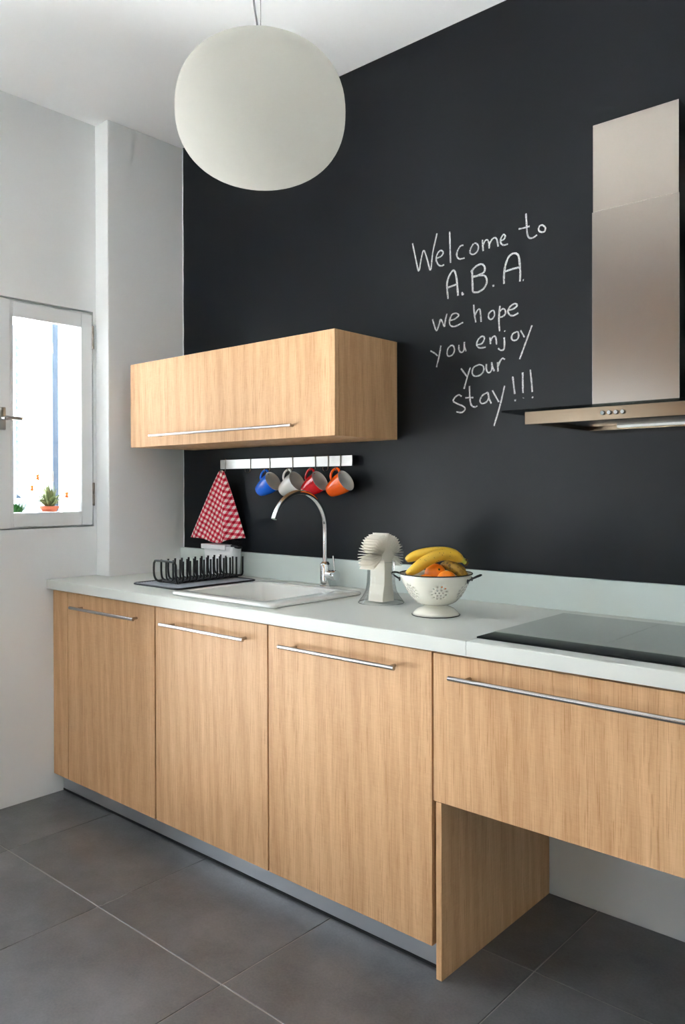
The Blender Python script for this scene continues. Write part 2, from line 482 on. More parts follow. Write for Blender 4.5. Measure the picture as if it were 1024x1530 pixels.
link('window_frame', ring_y(bmesh.new(), .001, fw - .001, FILL_WIN[2] + .001, FILL_WIN[3] - .001, -.10, -.03, .04), WIN_PAINT, fill_win)
for k in range(1):
    a0, a1 = .042, fw - .042
    lf = link('sash', ring_y(bmesh.new(), a0 + .001, a1 - .001, FILL_WIN[2] + .042, FILL_WIN[3] - .042, -.085, -.045, .06), WIN_PAINT, fill_win)
    link('pane', B(a0 + .062, a1 - .062, -.068, -.062, FILL_WIN[2] + .103, FILL_WIN[3] - .103), GLASS, lf)

tr = bmesh.new(); box(tr, 1.04, 2.6, YF + .001, YF + .03, .001, 2.62, .002); box(tr, -.10, 1.04, YF + .001, YF + .03, 1.88, 2.62, .002)
struct(link('reflection_panel', tr, OAK))  # unseen oak panel added to give the hood its tan reflection

# ------------------------------------------------------------------ plants on the outer sill
SILL = WIN[2] + .054
pot = thing('flower_pot', 'terracotta pot with orange-yellow blooms and grey-green leaves on the outer window sill', 'potted plant', (XL - .165, .075, SILL))
link('pot', lathe(bmesh.new(), [(0, 0), (.026, 0), (.034, .022), (.040, .022), (.041, .034), (.036, .034), (.034, .028), (0, .028)], 28), TERRACOTTA, pot, auto=40)
link('saucer', lathe(bmesh.new(), [(0, .0002), (.040, .0002), (.046, .011), (.043, .011), (.037, .004), (0, .004)], 28), WHITE_PLASTIC, pot, auto=40)
LEAF_SAGE = mat('sage_leaf', lin(116, 124, 76), .6, var=.15, vscale=40)
LEAF_GREEN = mat('green_leaf', lin(52, 100, 40), .55, var=.2, vscale=40)
PETAL_Y = mat('yellow_petal', lin(236, 120, 2), .6)
PETAL_W = mat('white_petal', lin(200, 200, 196), .6)


def leaf_blade(bm, base, tip, w, droop=0.0, segs=4):
    base, tip = Vector(base), Vector(tip); d = tip - base
    s = d.cross(Vector((0, 0, 1)))
    s = s.normalized() if s.length > 1e-5 else Vector((1, 0, 0))
    rows = []
    for k in range(segs + 1):
        t = k / segs; c = base + d * t + Vector((0, 0, droop * math.sin(math.pi * t)))
        ww = w * math.sin(math.pi * (.12 + .86 * t)) if k < segs else .0006
        rows.append((bm.verts.new(c - s * ww), bm.verts.new(c + Vector((0, 0, -.15 * ww))), bm.verts.new(c + s * ww)))
    for a, b in zip(rows, rows[1:]):
        bm.faces.new((a[0], a[1], b[1], b[0])); bm.faces.new((a[1], a[2], b[2], b[1]))


def leaf(parent, base, tip, w, m, droop=.0):
    bm = bmesh.new(); leaf_blade(bm, base, tip, w, droop)
    o = link('leaf', bm, m, parent, smooth=True)
    md = o.modifiers.new('thickness', 'SOLIDIFY'); md.thickness = .0006
    return o


rp = random.Random(11)
for k in range(40):
    a = k * 2.399; e = .12 + .88 * (k / 40)
    r = .072 * (1.12 - e) + .010; z = .036 + .088 * e
    leaf(pot, (.012 * math.cos(a), .012 * math.sin(a), .030), (r * math.cos(a), r * math.sin(a), z + rp.uniform(-.010, .010)), .0085, LEAF_SAGE, .012)
for a, r, z in ((-1.35, .085, .066), (-1.8, .078, .050), (1.4, .082, .062), (1.75, .074, .048), (-1.55, .062, .078)):
    leaf(pot, (.012 * math.cos(a), .012 * math.sin(a), .030), (r * math.cos(a), r * math.sin(a), z), .0075, LEAF_SAGE, .016)
for (dy, z) in ((-.052, .160), (-.078, .112), (.085, .082)):
    c = Vector((-.004, dy, z))
    link('flower_stem', tube(bmesh.new(), smooth_path([(0, 0, .032), (0, dy * .35, z * .6), c], 5), .0012, 6), LEAF_SAGE, pot)
    fb = bmesh.new()
    for p in range(12):
        a = p * math.pi / 6
        tip = c + Vector((.35 * .015 * math.cos(a) + .008, .015 * math.cos(a), .015 * math.sin(a)))
        leaf_blade(fb, c, tip, .0046)
    ball(fb, c + Vector((.003, 0, 0)), .0045, 10, 8)
    link('flower_head', fb, PETAL_Y, pot, smooth=True)

herb = thing('flowering_herb', 'low green herb with tiny white flowers at the left end of the outer window sill', 'potted plant', (XL - .165, -.078, SILL))
link('pot', lathe(bmesh.new(), [(0, 0), (.030, 0), (.038, .012), (.036, .012), (.030, .004), (0, .004)], 24), WHITE_PLASTIC, herb, auto=40)
for k in range(44):
    a = k * 2.399; q = math.sqrt((k + .5) / 44); r = .052 * q; z = .052 - .022 * q + rp.uniform(-.006, .008)
    leaf(herb, (r * .5 * math.cos(a), r * .5 * math.sin(a), .010), (r * math.cos(a), r * math.sin(a), z), .006, LEAF_GREEN, .004)
for k in range(14):
    a = k * 2.1; r = .02 + .045 * rp.random(); c = Vector((r * math.cos(a) * .7, r * math.sin(a) + .008, .036 + .020 * rp.random()))
    link('stalk', tube(bmesh.new(), [(c.x * .5, c.y * .6, .012), c], .0008, 5), LEAF_GREEN, herb)
    fb = bmesh.new()
    for p in range(5):
        b_ = p * 1.2566
        leaf_blade(fb, c, c + Vector((.003, .0055 * math.cos(b_), .0055 * math.sin(b_))), .0026, segs=3)
    link('blossom', fb, PETAL_W, herb, smooth=True)

# ------------------------------------------------------------------ base cabinets
ZT, ZBOT = .8471, .0823
TH = .019


def handle(parent, x0, x1, y, z, r=.0062):
    """bar handle on two posts, on a front whose face is at local y"""
    h = link('handle', tube(bmesh.new(), [(x0, y - .030, z), (x1, y - .030, z)], r, 16), HANDLE_STEEL, parent, auto=40)
    for x in (x0 + .045, x1 - .02):
        link('post', tube(bmesh.new(), [(x, y + .0005, z), (x, y - .027, z)],   .0048, 12), HANDLE_STEEL, h, auto=40)
    return h


fil = tag(link('filler_panel', B(0, -.0012 - XL - .001, 0, TH, 0, ZT - ZBOT, .0008, 1), OAK, loc=(XL + .001, 0, ZBOT)),
          'narrow oak filler strip between the white wall and the first cabinet door', 'filler panel')
labels = ['oak base cabinet nearest the left wall, under the drying mat',
          'oak base cabinet in the middle, under the sink basin',
          'oak base cabinet at the right of the three, beside the open knee space']
EDGES = [(0, .600), (.600, 1.187), (1.187, 1.8040)]
HX = [(.0682, .5086), (.6668, 1.1053), (1.265, 1.7035)]
for (x0, x1), (h0, h1), lb in zip(EDGES, HX, labels):
    t = thing('base_cabinet', lb, 'cabinet', (x0, 0, ZBOT))
    w = x1 - x0
    bd = bmesh.new()
    y1 = D - .004 if x0 > 0.1 else D - .004
    box(bd, .001, .017, TH + .003, y1, 0, .760); box(bd, w - .017, w - .001, TH + .003, y1, 0, .760)
    box(bd, .017, w - .017, TH + .003, y1, 0, .016); box(bd, .017, w - .017, y1 - .008, y1, .016, .744)
    box(bd, .017, w - .017, TH + .003, TH + .03, .70, .716); box(bd, .017, w - .017, y1 - .1, y1 - .008, .70, .716)
    link('body', bd, GAP_SHADE, t)
    g = .0028
    dr = link('door', B(g, w - (.0045 if x0 == 0 else g if x0 < 1 else .0010), 0, TH, 0, ZT - ZBOT, .0009, 1), OAK, t)
    handle(dr, h0 - x0, h1 - x0, 0, .7945 - ZBOT)

kick = tag(link('kickboard', B(0, 1.8095 - XL, 0, .012,   .0085, .0815, .0008, 1), ALU, loc=(XL + .002, .043, 0)),
           'brushed aluminium kickboard strip along the floor under the oak cabinets', 'kickboard')
link('seal', B(0, 1.8095 - XL, -.001, .013, .0002, .0085), RUBBER, kick, label='dark rubber seal against the floor')

ep = bmesh.new()
box(ep, 0, .0165, .0005, .5775, .4598, ZB - .001)            # set back behind the drawer front above,
box(ep, 0, .0165, -.0165, .5775, 0, .4598)                   # flush with the doors below
tag(link('end_panel', ep, OAK, loc=(1.8135, .0200, 0)), 'oak end panel reaching the floor, left side of the open knee space', 'end panel')

DX0, DX1 = 1.8085, 2.7085
t = thing('drawer_unit', 'wide oak drawer unit hanging under the cooktop above the open knee space', 'drawer unit', (DX0, 0, .4625))
bd = bmesh.new()
box(bd, .024, .040, .0215, .590, .004, .388); box(bd, DX1 - DX0 - .02, DX1 - DX0 - .004, .0215, .590, .004, .388)
box(bd, .040, DX1 - DX0 - .02, .0215, .590, .004, .020); box(bd, .040, DX1 - DX0 - .02, .582, .590, .020, .388)
link('body', bd, GAP_SHADE, t)
dr = link('drawer_front', B(0, DX1 - DX0 - .002, 0, TH, 0, .8455 - .4625, .0009, 1), OAK, t)
handle(dr, 1.8745 - DX0, 2.64 - DX0, 0, .7945 - .4625)

# ------------------------------------------------------------------ worktop with the sink cut-out
SX0, SX1, SY0, SY1 = .674, 1.196, .012, .452       # outer rim of the sink


def slab(name, outer, hole, z0, z1, m, loc, label, cat, bev=.003):
    bm = bmesh.new()
    lo = [bm.verts.new((x, y, z0)) for x, y in outer]; hi = [bm.verts.new((x, y, z1)) for x, y in outer]
    n = len(outer)
    for i in range(n): bm.faces.new((lo[i], lo[(i + 1) % n], hi[(i + 1) % n], hi[i]))
    if hole:
        hl = [bm.verts.new((x, y, z0)) for x, y in hole]; hh = [bm.verts.new((x, y, z1)) for x, y in hole]
        k = len(hole)
        for i in range(k): bm.faces.new((hl[i], hh[i], hh[(i + 1) % k], hl[(i + 1) % k]))
    bm.edges.ensure_lookup_table()
    for vs in ((lo, hl) if hole else (lo,), (hi, hh) if hole else (hi,)):
        es = [e for e in bm.edges if all(any(v in grp for grp in vs) for v in e.verts)]
        bmesh.ops.triangle_fill(bm, edges=es, use_beauty=True)
    if bev:
        es = [e for e in bm.edges if all(v in hi for v in e.verts) and len(e.link_faces) == 2 and abs(e.link_faces[0].normal.dot(e.link_faces[1].normal)) < .5]
        bm.normal_update()
        es = [e for e in bm.edges if all(v in hi for v in e.verts) and len(e.link_faces) == 2 and abs(e.link_faces[0].normal.z - e.link_faces[1].normal.z) > .5]
        bmesh.ops.bevel(bm, geom=es, offset=bev, segments=3, profile=.5, affect='EDGES')
    o = link(name, bm, m, loc=loc)
    return tag(o, label, cat)


SEAM = 1.926
L0 = XL + .001
wt = slab('worktop', [(0, 0), (SEAM - .0006 - L0, 0), (SEAM - .0006 - L0, D - .001 - YC), (XP + .001 - L0, D - .001 - YC), (XP + .001 - L0, YP - .001 - YC), (0, YP - .001 - YC)],
          [(SX0 + .02 - L0, SY0 + .02 - YC), (SX1 - .02 - L0, SY0 + .02 - YC), (SX1 - .02 - L0, SY1 - .02 - YC), (SX0 + .02 - L0, SY1 - .02 - YC)],
          0, ZC - ZB, WORKTOP, (L0, YC, ZB), 'long white worktop slab holding the sink and the fruit colander', 'worktop')
slab('worktop', [(0, 0), (.79, 0), (.79, D - .001 - YC), (0, D - .001 - YC)], None, 0, ZC - ZB, WORKTOP, (SEAM + .0006, YC, ZB),
     'white worktop slab right of the seam, carrying the cooktop', 'worktop')
tag(link('upstand', B(0, 2.716 - XP - .002, 0, .0195, 0, .1025, .0012, 1), UPSTAND, loc=(XP + .001, .5786, ZC + .0004)),
    'pale glossy upstand strip along the back of the worktop', 'upstand')

# ------------------------------------------------------------------ sink and tap
def rrect(x0, x1, y0, y1, r, z, k=6):
    out = []
    for cx, cy, a0 in ((x1 - r, y1 - r, 0), (x0 + r, y1 - r, 90), (x0 + r, y0 + r, 180), (x1 - r, y0 + r, 270)):
        for i in range(k + 1):
            a = math.radians(a0 + 90 * i / k)
            out.append((cx + r * math.cos(a), cy + r * math.sin(a), z))
    return out


sink = thing('sink', 'white ceramic inset sink basin between the drying mat and the tap', 'sink', (SX0, SY0, ZC))
w, h = SX1 - SX0, SY1 - SY0
bx0, bx1, by0, by1 = .022, .428, .052, .405      # the bowl
loops = [rrect(.004, w - .004, .004, h - .004, .016, .0005), rrect(0, w, 0, h, .02, .005), rrect(.001, w - .001, .001, h - .001, .02, .0105), rrect(.004, w - .004, .004, h - .004, .018, .013),
         rrect(bx0 - .006, bx1 + .006, by0 - .006, by1 + .006, .030, .0125), rrect(bx0, bx1, by0, by1, .028, .009), rrect(bx0 + .002, bx1 - .002, by0 + .002, by1 - .002, .028, -.01),
         rrect(bx0 + .006, bx1 - .006, by0 + .006, by1 - .006, .03, -.145), rrect(bx0 + .016, bx1 - .016, by0 + .016, by1 - .016, .03, -.165), rrect(bx0 + .04, bx1 - .04, by0 + .04, by1 - .04, .03, -.170)]
bm = bmesh.new()
vl = [[bm.verts.new(p) for p in lp] for lp in loops]
for a, b in zip(vl, vl[1:]):
    n = len(a)
    for i in range(n): bm.faces.new((a[i], a[(i + 1) % n], b[(i + 1) % n], b[i]))
bm.faces.new(vl[-1])
link('basin', bm, CERAMIC, sink, auto=50)
link('drain', lathe(bmesh.new(), [(0, -.1690), (.030, -.1690), (.038, -.1696), (.040, -.171), (0, -.171)], 24), CHROME, sink, loc=((bx0 + bx1) / 2, (by0 + by1) / 2, 0), auto=40)
link('overflow', lathe(bmesh.new(), [(0, 0), (.012, 0), (.012, .002), (0, .003)], 16, mtx=Matrix.Rotation(math.radians(90), 4, 'Y')), CHROME, sink, loc=(bx0 + .0035, (by0 + by1) / 2, -.045), auto=40)

TX, TY = .930, .5440
tap = thing('mixer_tap', 'chrome mixer tap with a tall arched spout behind the sink', 'tap', (TX, TY, ZC))
link('tap_body', lathe(bmesh.new(), [(0, .0005), (.0225, .0005), (.0225, .004), (.0205, .006), (.0205, .084), (.0195, .0865), (.0115, .0955), (.0, .0955)], 32), CHROME, tap, auto=35)
R_ = .1385; zc = 1.1165 - ZC
pp = [(0, 0, .093), (0, 0, .15), (0, 0, zc - .03)]
for k in range(29):
    a = math.radians(160 * k / 28)
    pp.append((0, -R_ + R_ * math.cos(a), zc + R_ * math.sin(a)))
dl = Vector(pp[-1]) - Vector(pp[-2]); pp.append(tuple(Vector(pp[-1]) + dl.normalized() * .004))
link('spout', tube(bmesh.new(), pp, .0102, 18), CHROME, tap, auto=40)
lv = link('lever_cartridge', lathe(bmesh.new(), [(0, .005), (.0185, .005), (.0185, .036), (.0205, .038), (.0205, .056), (.0195, .0578), (0, .058)], 28, mtx=Matrix.Rotation(math.radians(90), 4, 'Y')), CHROME, tap, loc=(0, 0, .0455), auto=35)
link('lever', tube(bmesh.new(), [(.047, 0, .018), (.046, -.001, .04), (.042, -.002, .074)], [.0042, .0036, .0036], 12), CHROME, lv, auto=40)

# ------------------------------------------------------------------ cooktop
hob = thing('cooktop', 'flat grey cooktop with a black front strip set in the white worktop', 'cooktop', (1.926, .0195, ZC))
link('base_glass', B(0, .580, 0, .4800, .0003, .0050, .0015, 2), BLACK_GLOSS, hob)
link('cooking_surface', B(.0015, .1855 + .1, .0840, .4785, .0049, .0062, .0004, 1), HOB_GREY, hob)
link('cooking_surface', B(.2862, .5785, .0840, .4785, .0049, .0062, .0004, 1), HOB_GREY, hob)

# ------------------------------------------------------------------ wall cabinet
UX0, UX1, UY, UZ0, UZ1 = .0633, 1.2350, .2609, 1.4444, 1.7972
t = thing('wall_cabinet', 'oak wall cabinet with one wide lift-up front, hung on the blackboard wall', 'cabinet', (UX0, UY, UZ0))
w, dp, hh = UX1 - UX0, D - .001 - UY, UZ1 - UZ0
bd = bmesh.new()
box(bd, 0, .018, TH + .0015, dp, 0, hh, .0006, 1); box(bd, w - .018, w, TH + .0015, dp, 0, hh, .0006, 1)
box(bd, .018, w - .018, TH + .0015, dp, 0, .018, .0004, 1); box(bd, .018, w - .018, TH + .0015, dp, hh - .018, hh, .0004, 1)
box(bd, .018, w - .018, dp - .008, dp, .018, hh - .018)
link('body', bd, OAK, t)
fr = link('door', B(0, w, 0, TH, 0, hh, .0009, 1), OAK, t)
handle(fr, .2381 - UX0, 1.0591 - UX0, 0, 1.4865 - UZ0, .0052)

# ------------------------------------------------------------------ range hood
hood = thing('range_hood', 'steel chimney range hood with a glass edged canopy above the cooktop', 'range hood', (2.236, D, 1.43))
cx = 2.236
link('canopy_glass', B(1.944 - cx, 2.528 - cx, .112 - D, -.0015, .0335, .0385, .0012, 2), glass_mat('hood_glass', (.90, .96, .94, 1), .9), hood)
bd = bmesh.new()
x0, x1, y0, y1 = 2.0075 - cx, 2.4645 - cx, .1 + .018 - D, -.0015
box(bd, x0, x1, y0, y0 + .022, 0, .032, .0008, 1)                    # front fascia
box(bd, x0, x0 + .022, y0 + .022, y1, 0, .032); box(bd, x1 - .022, x1, y0 + .022, y1, 0, .032)
box(bd, x0 + .022, x1 - .022, y1 - .15, y1, 0, .032); box(bd, x0 + .022, x1 - .022, y0 + .022, y1 - .15, .024, .032)
link('canopy', bd, STEEL_C, hood)
link('filter', B(x0 + .03, x1 - .03, y0 + .030, y1 - .165, .010, .0235, .001, 1), mat('dark_filter_mesh', lin(34, 38, 38), .25, .4), hood, label='dark filter panel under the canopy')
PALE_STRIP = mat('pale_recess_strip', lin(220, 224, 222), .3)  # plain pale strip for the back edge of the recess
link('pale_strip', B(2.115 - cx, x1 - .045, y1 - .164, y1 - .152, .004, .0235, .001, 1), PALE_STRIP, hood, label='pale strip along the back edge of the filter recess')
for k in range(4):
    link('button', lathe(bmesh.new(), [(0, .007), (.0042, .007), (.0052, .005), (.0055, 0), (0, 0)], 16, mtx=Matrix.Rotation(math.radians(90), 4, 'X')), CHROME, hood, loc=(2.2125 + .0160 * k - cx, y0 + .0004, .0165), auto=40)
link('chimney', B(2.0981 - cx, 2.3220 - cx, .3141 - D, -.0015, .0388, 1.9935 - 1.43, .0012, 2), STEEL, hood, label='lower brushed steel chimney section')
link('chimney', B(2.0981 + .0018 - cx, 2.3220 - .0018 - cx, .3141 + .0018 - D, -.0015, 1.9936 - 1.43, 2.2222 - 1.43, .0012, 2), STEEL, hood, label='upper brushed steel chimney section, slid inside the lower')

# ------------------------------------------------------------------ pendant lamp
LC = Vector((1.50, -.312, 2.2225))
lamp = thing('pendant_lamp', 'large white opal glass globe pendant hanging from the ceiling', 'lamp', tuple(LC))
prof = []
for k in range(41):
    a = -math.pi / 2 + math.pi * k / 40
    ex = .86
    c, s = math.cos(a), math.sin(a)
    r = .2145 * (abs(c) ** ex); z = .1725 * math.copysign(abs(s) ** ex, s)
    prof.append((r if 0 < k < 40 else 0, z))
link('lamp_shade', lathe(bmesh.new(), prof, 72), LAMP_GLASS, lamp, smooth=True)
link('collar', lathe(bmesh.new(), [(0, .169), (.030, .169), (.030, .178), (.026, .181), (.006, .181), (.005, .19), (0, .19)], 24), STEEL, lamp, auto=40)
link('suspension_wire', tube(bmesh.new(), [(0, 0, .185), (0, 0, H - LC.z - .012)], .0012, 8), CABLE, lamp)
link('power_cord', tube(bmesh.new(), smooth_path([(-.006, 0, .178), (-.012, -.002, .23), (-.022, -.004, .30), (-.026, -.003, .42), (-.018, 0, .54), (-.006, 0, H - LC.z - .012)], 8), .0026, 8), mat('clear_cord', lin(120, 120, 120), .3), lamp, smooth=True)
link('ceiling_rose', lathe(bmesh.new(), [(0, -.028), (.055, -.028), (.06, -.024), (.06, -.0005), (0, -.0005)], 32), WHITE_PLASTIC, lamp, loc=(0, 0, H - LC.z), auto=40)

# ------------------------------------------------------------------ hook rail, hooks, towel, mugs
RY = .567                                             # front face of the rail
rail = thing('hook_rail', 'brushed steel hook rail on the blackboard wall under the wall cabinet', 'rail', (.2862, RY, 1.3535))
link('bar', B(0, .7600, 0, .006, 0, .0395, .0006, 1), STEEL_H, rail)
for x in (.05, .70):
    link('standoff', lathe(bmesh.new(), [(0, 0), (.009, 0), (.009, .0262), (0, .0262)], 16, mtx=Matrix.Rotation(math.radians(-90), 4, 'X')), STEEL_H, rail, loc=(x, .006, .020), auto=40)

HOOKX = [.3223, .4834, .6013, .7332, .8580, .9261, .9893]
HOOKL = ['steel rail hook holding the checked tea towel', 'empty steel rail hook between the tea towel and the blue mug', 'steel rail hook holding the blue mug',
         'steel rail hook holding the white mug', 'steel rail hook holding the red mug', 'empty steel rail hook between the red and the orange mug', 'steel rail hook holding the orange mug']
hook_path = [(0, .0080, -.010), (0, .0080, .0005), (0, .0062, .0022), (0, -.0002, .0022), (0, -.0020, .0005), (0, -.0020, -.020), (0, -.0020, -.046),
             (0, -.0070, -.0545), (0, -.0180, -.0580), (0, -.0280, -.0545), (0, -.0320, -.0440)]
hk = None
for x, lb in zip(HOOKX, HOOKL):
    if hk is None:
        hk = link('rail_hook', tube(bmesh.new(), smooth_path(hook_path, 4), .0017, 8), STEEL, loc=(x, RY, 1.3930), smooth=True); o = hk
    else: o = again(hk, loc=(x, RY, 1.3930))
    tag(o, lb, 'hook', 'hooks on the steel rail')
HPY, HPZ = RY - .0230, 1.3930 - .0560                  # where a handle rests in a hook


def mug(x, color, label, roll=0.0, swing=0.0):
    glaze = mat('mug_glaze', color, .18, coat=.5, spec=.5)
    ax = Vector((.87, .06 + swing, .46)).normalized()   # from the foot to the mouth
    hx = (Vector((0, roll, 1)) - ax * Vector((0, roll, 1)).dot(ax)).normalized()
    hy = ax.cross(hx)
    R3 = Matrix((hx, hy, ax)).transposed()
    org = Vector((x, HPY, HPZ)) - R3 @ Vector((.0610, 0, .055))
    t = thing('mug', label, 'mug', tuple(org + Vector((-.012, 0, 0))), R3.to_euler(), 'mugs on the hook rail')
    out = [(0, 0), (.021, 0), (.0235, .0015), (.026, .006), (.0305, .020), (.0355, .040), (.0395, .062), (.0415, .086), (.0420, .0880)]
    inn = [(.0412, .0886), (.0400, .0880), (.0372, .062), (.0333, .040), (.0285, .020), (.0235, .0075), (.019, .005), (0, .0045)]
    link('mug_body', lathe(bmesh.new(), out, 40), glaze, t, smooth=True)
    link('mug_lining', lathe(bmesh.new(), [(.0420, .0880)] + inn, 40), CERAMIC, t, smooth=True, label='white glazed inside and rim')
    link('mug_handle', tube(bmesh.new(), smooth_path([(.0385, 0, .072), (.050, 0, .075), (.0605, 0, .070), (.0645, 0, .055), (.0600, 0, .040), (.048, 0, .029), (.0315, 0, .0265)], 5), .0046, 12), glaze, t, smooth=True)
    return t


mug(HOOKX[2], lin(4, 104, 226), 'blue mug hanging by its handle, leftmost of the four on the rail', .10)
mug(HOOKX[3], lin(206, 206, 202), 'white mug hanging by its handle between the blue and red mugs', .05)
mug(HOOKX[4], lin(216, 14, 24), 'red mug hanging by its handle between the white and orange mugs', .06)
mug(HOOKX[6], lin(255, 98, 2), 'orange mug hanging by its handle at the right end of the rail', .04)

# tea towel, gathered on its hook
def gingham():
    m = bpy.data.materials.new('red_gingham'); m.use_nodes = True
    nt = m.node_tree; N = nt.nodes; L = nt.links; b = N['Principled BSDF']
    b.inputs['Roughness'].default_value = .9; b.inputs['Specular IOR Level'].default_value = .1
    uv = N.new('ShaderNodeUVMap'); sep = N.new('ShaderNodeSeparateXYZ'); L.new(uv.outputs['UV'], sep.inputs[0])
    outs = []
    for ax in 'XY':
        fr = N.new('ShaderNodeMath'); fr.operation = 'FRACT'; L.new(sep.outputs[ax], fr.inputs[0])
        gt = N.new('ShaderNodeMath'); gt.operation = 'GREATER_THAN'; gt.inputs[1].default_value = .52; L.new(fr.outputs[0], gt.inputs[0]); outs.append(gt.outputs[0])
    ad = N.new('ShaderNodeMath'); ad.operation = 'ADD'; L.new(outs[0], ad.inputs[0]); L.new(outs[1], ad.inputs[1])
    ml = N.new('ShaderNodeMath'); ml.operation = 'MULTIPLY'; ml.inputs[1].default_value = .5; L.new(ad.outputs[0], ml.inputs[0])
    rp_ = N.new('ShaderNodeValToRGB'); rp_.color_ramp.interpolation = 'CONSTANT'
    e = rp_.color_ramp.elements
    e[0].position = 0; e[0].color = lin(240, 226, 220); e[1].position = .25; e[1].color = lin(226, 100, 116)
    k = e.new(.75); k.color = lin(186, 18, 40)
    L.new(ml.outputs[0], rp_.inputs['Fac']); L.new(rp_.outputs['Color'], b.inputs['Base Color'])
    return m


bm = bmesh.new(); uvl = bm.loops.layers.uv.new('UVMap')
NU, NV = 44, 40
TXH, TZ = HOOKX[0], HPZ + .006
grid = {}
for j in range(NV + 1):
    v = j / NV
    for i in range(NU + 1):
        u = i / NU * 2 - 1
        spread = .016 + .143 * v ** .92
        cxx = TXH - .0410 * v
        low = .302 + .005 * math.cos(u * 2.2) - (.012 * abs(u) ** 1.5) + .005 * math.sin(u * 5 + 1)
        x = cxx + u * spread + (.004 * v * math.sin(6 * u))
        z = TZ - v * low
        fold = .012 * v ** .7 * math.cos(u * 5.0 + .6) + .006 * v * math.sin(u * 9)
        y = HPY + .010 * v - .002 - .016 * v + fold * .8 + .034 * v * max(0, u - .45) * 1.6
        y = min(y, D - .010)
        grid[i, j] = [bm.verts.new((x - TXH, y - HPY, z - TZ)), x, z, u]
for j in range(NV + 1):                                  # lay the pattern along the cloth, not along its outline
    run = 0.0; acc = [0.0]
    for i in range(NU):
        run += (grid[i + 1, j][0].co - grid[i, j][0].co).length; acc.append(run)
    for i in range(NU + 1): grid[i, j][1] = TXH + (acc[i] - run * .5)
for j in range(NV):
    for i in range(NU):
        q = [grid[i, j], grid[i, j + 1], grid[i + 1, j + 1], grid[i + 1, j]]
        f = bm.faces.new([c[0] for c in q])
        for lp, c in zip(f.loops, q):
            an = math.radians(27 - 12 * max(0, c[3]))
            px, pz = c[1] - TXH, c[2] - TZ
            lp[uvl].uv = ((px * math.cos(an) - pz * math.sin(an)) / .0215 + 40, (px * math.sin(an) + pz * math.cos(an)) / .0215 + 40)
tw = thing('tea_towel', 'red and white checked tea towel hanging from the rail above the white tub', 'towel', (TXH, HPY, TZ))
o = link('cloth', bm, gingham(), tw, smooth=True)
md = o.modifiers.new('thickness', 'SOLIDIFY'); md.thickness = .0016
link('hanging_loop', tube(bmesh.new(), smooth_path([(-.004, -.003, -.012), (-.006, 0, .001), (0, .000, .0022), (.006, 0, .001), (.004, -.003, -.012)], 5), .0016, 8), PAPER, tw, smooth=True)

# ------------------------------------------------------------------ drying mat, dish rack, tub, brush
mx0, mx1, my0, my1 = .300, .600, .100, .500
dm = thing('drying_mat', 'grey drying mat with a dark ribbed edge left of the sink', 'mat', (mx0, my0, ZC))
bm = bmesh.new()
prism(bm, [(x - mx0, y - my0) for x, y, z in rrect(mx0 + .004, mx1 - .004, my0 + .004, my1 - .004, .022, 0)], .0004, .0050)
link('mat_pad', bm, MAT_GREY, dm)
link('mat_edge', tube(bmesh.new(), [(x - mx0, y - my0, .0042) for x, y, z in rrect(mx0 + .004, mx1 - .004, my0 + .004, my1 - .004, .022, 0)], .0036, 8, closed=True), BLACK_WIRE, dm, smooth=True)
link('inner_edge', tube(bmesh.new(), [(x - mx0, y - my0, .0046) for x, y, z in rrect(mx0 + .016, mx1 - .016, my0 + .016, my1 - .016, .014, 0)], .0016, 6, closed=True), BLACK_WIRE, dm, smooth=True)
rib = None
for k in range(30):
    y = .022 + k * (my1 - my0 - .044) / 29
    if rib is None: rib = link('rib', B(.018, mx1 - mx0 - .018, -.0022, .0022, .0049, .0062, .0005, 1), MAT_RIB, dm, loc=(0, y, 0))
    else: again(rib, dm, (0, y, 0))

rx0, rx1, ry0, ry1, rt = .370, .510, .160, .500, .0880
RB = ZC + .0074
rk = thing('dish_rack', 'black wire dish rack standing on the grey drying mat', 'dish rack', (rx0, ry0, RB))
w = rx1 - rx0
WR = .0040
for x in (.030, w - .030):
    link('base_rail', tube(bmesh.new(), smooth_path([(x, .02, .004), (x, .1, .0036), (x, .24, .0036), (x, ry1 - ry0 - .004, .0036)], 4), WR, 8), BLACK_WIRE, rk, smooth=True)
hoop = smooth_path([(0, 0, .030), (0, -.001, .070), (.006, -.001, rt - .006), (.020, -.001, rt - .001), (w - .020, -.001, rt - .001), (w - .006, -.001, rt - .006), (w, -.001, .070), (w, 0, .030),
                    (w - .006, .010, .008), (w - .030, .026, .0035), (.030, .026, .0035), (.006, .010, .008)], 5, closed=True)
link('end_hoop', tube(bmesh.new(), hoop, .0044, 10, closed=True), BLACK_WIRE, rk, smooth=True)
up = None
for k in range(10):
    y = .034 + k * .0336
    path = smooth_path([(.000, 0, rt), (.000, 0, .040), (.004, .002, .016), (.022, .004, .0085), (w / 2, .004, .0080), (w - .022, .004, .0085), (w - .004, .002, .016), (w, 0, .040), (w, 0, rt)], 5)
    if up is None: up = link('prong_wire', tube(bmesh.new(), path, WR, 8), BLACK_WIRE, rk, loc=(0, y, 0), smooth=True)
    else: again(up, rk, (0, y, 0))
mid = None
for k in range(10):
    y = .034 + k * .0336
    path = smooth_path([(.048, 0, rt - .002), (.048, 0, .035), (.052, .002, .0135), (.070, .003, .0085), (.088, .002, .0135), (.092, 0, .035), (.092, 0, rt - .002)], 4)
    if mid is None: mid = link('inner_wire', tube(bmesh.new(), path, .0034, 8), BLACK_WIRE, rk, loc=(0, y - .012, 0), smooth=True)
    else: again(mid, rk, (0, y - .012, 0))

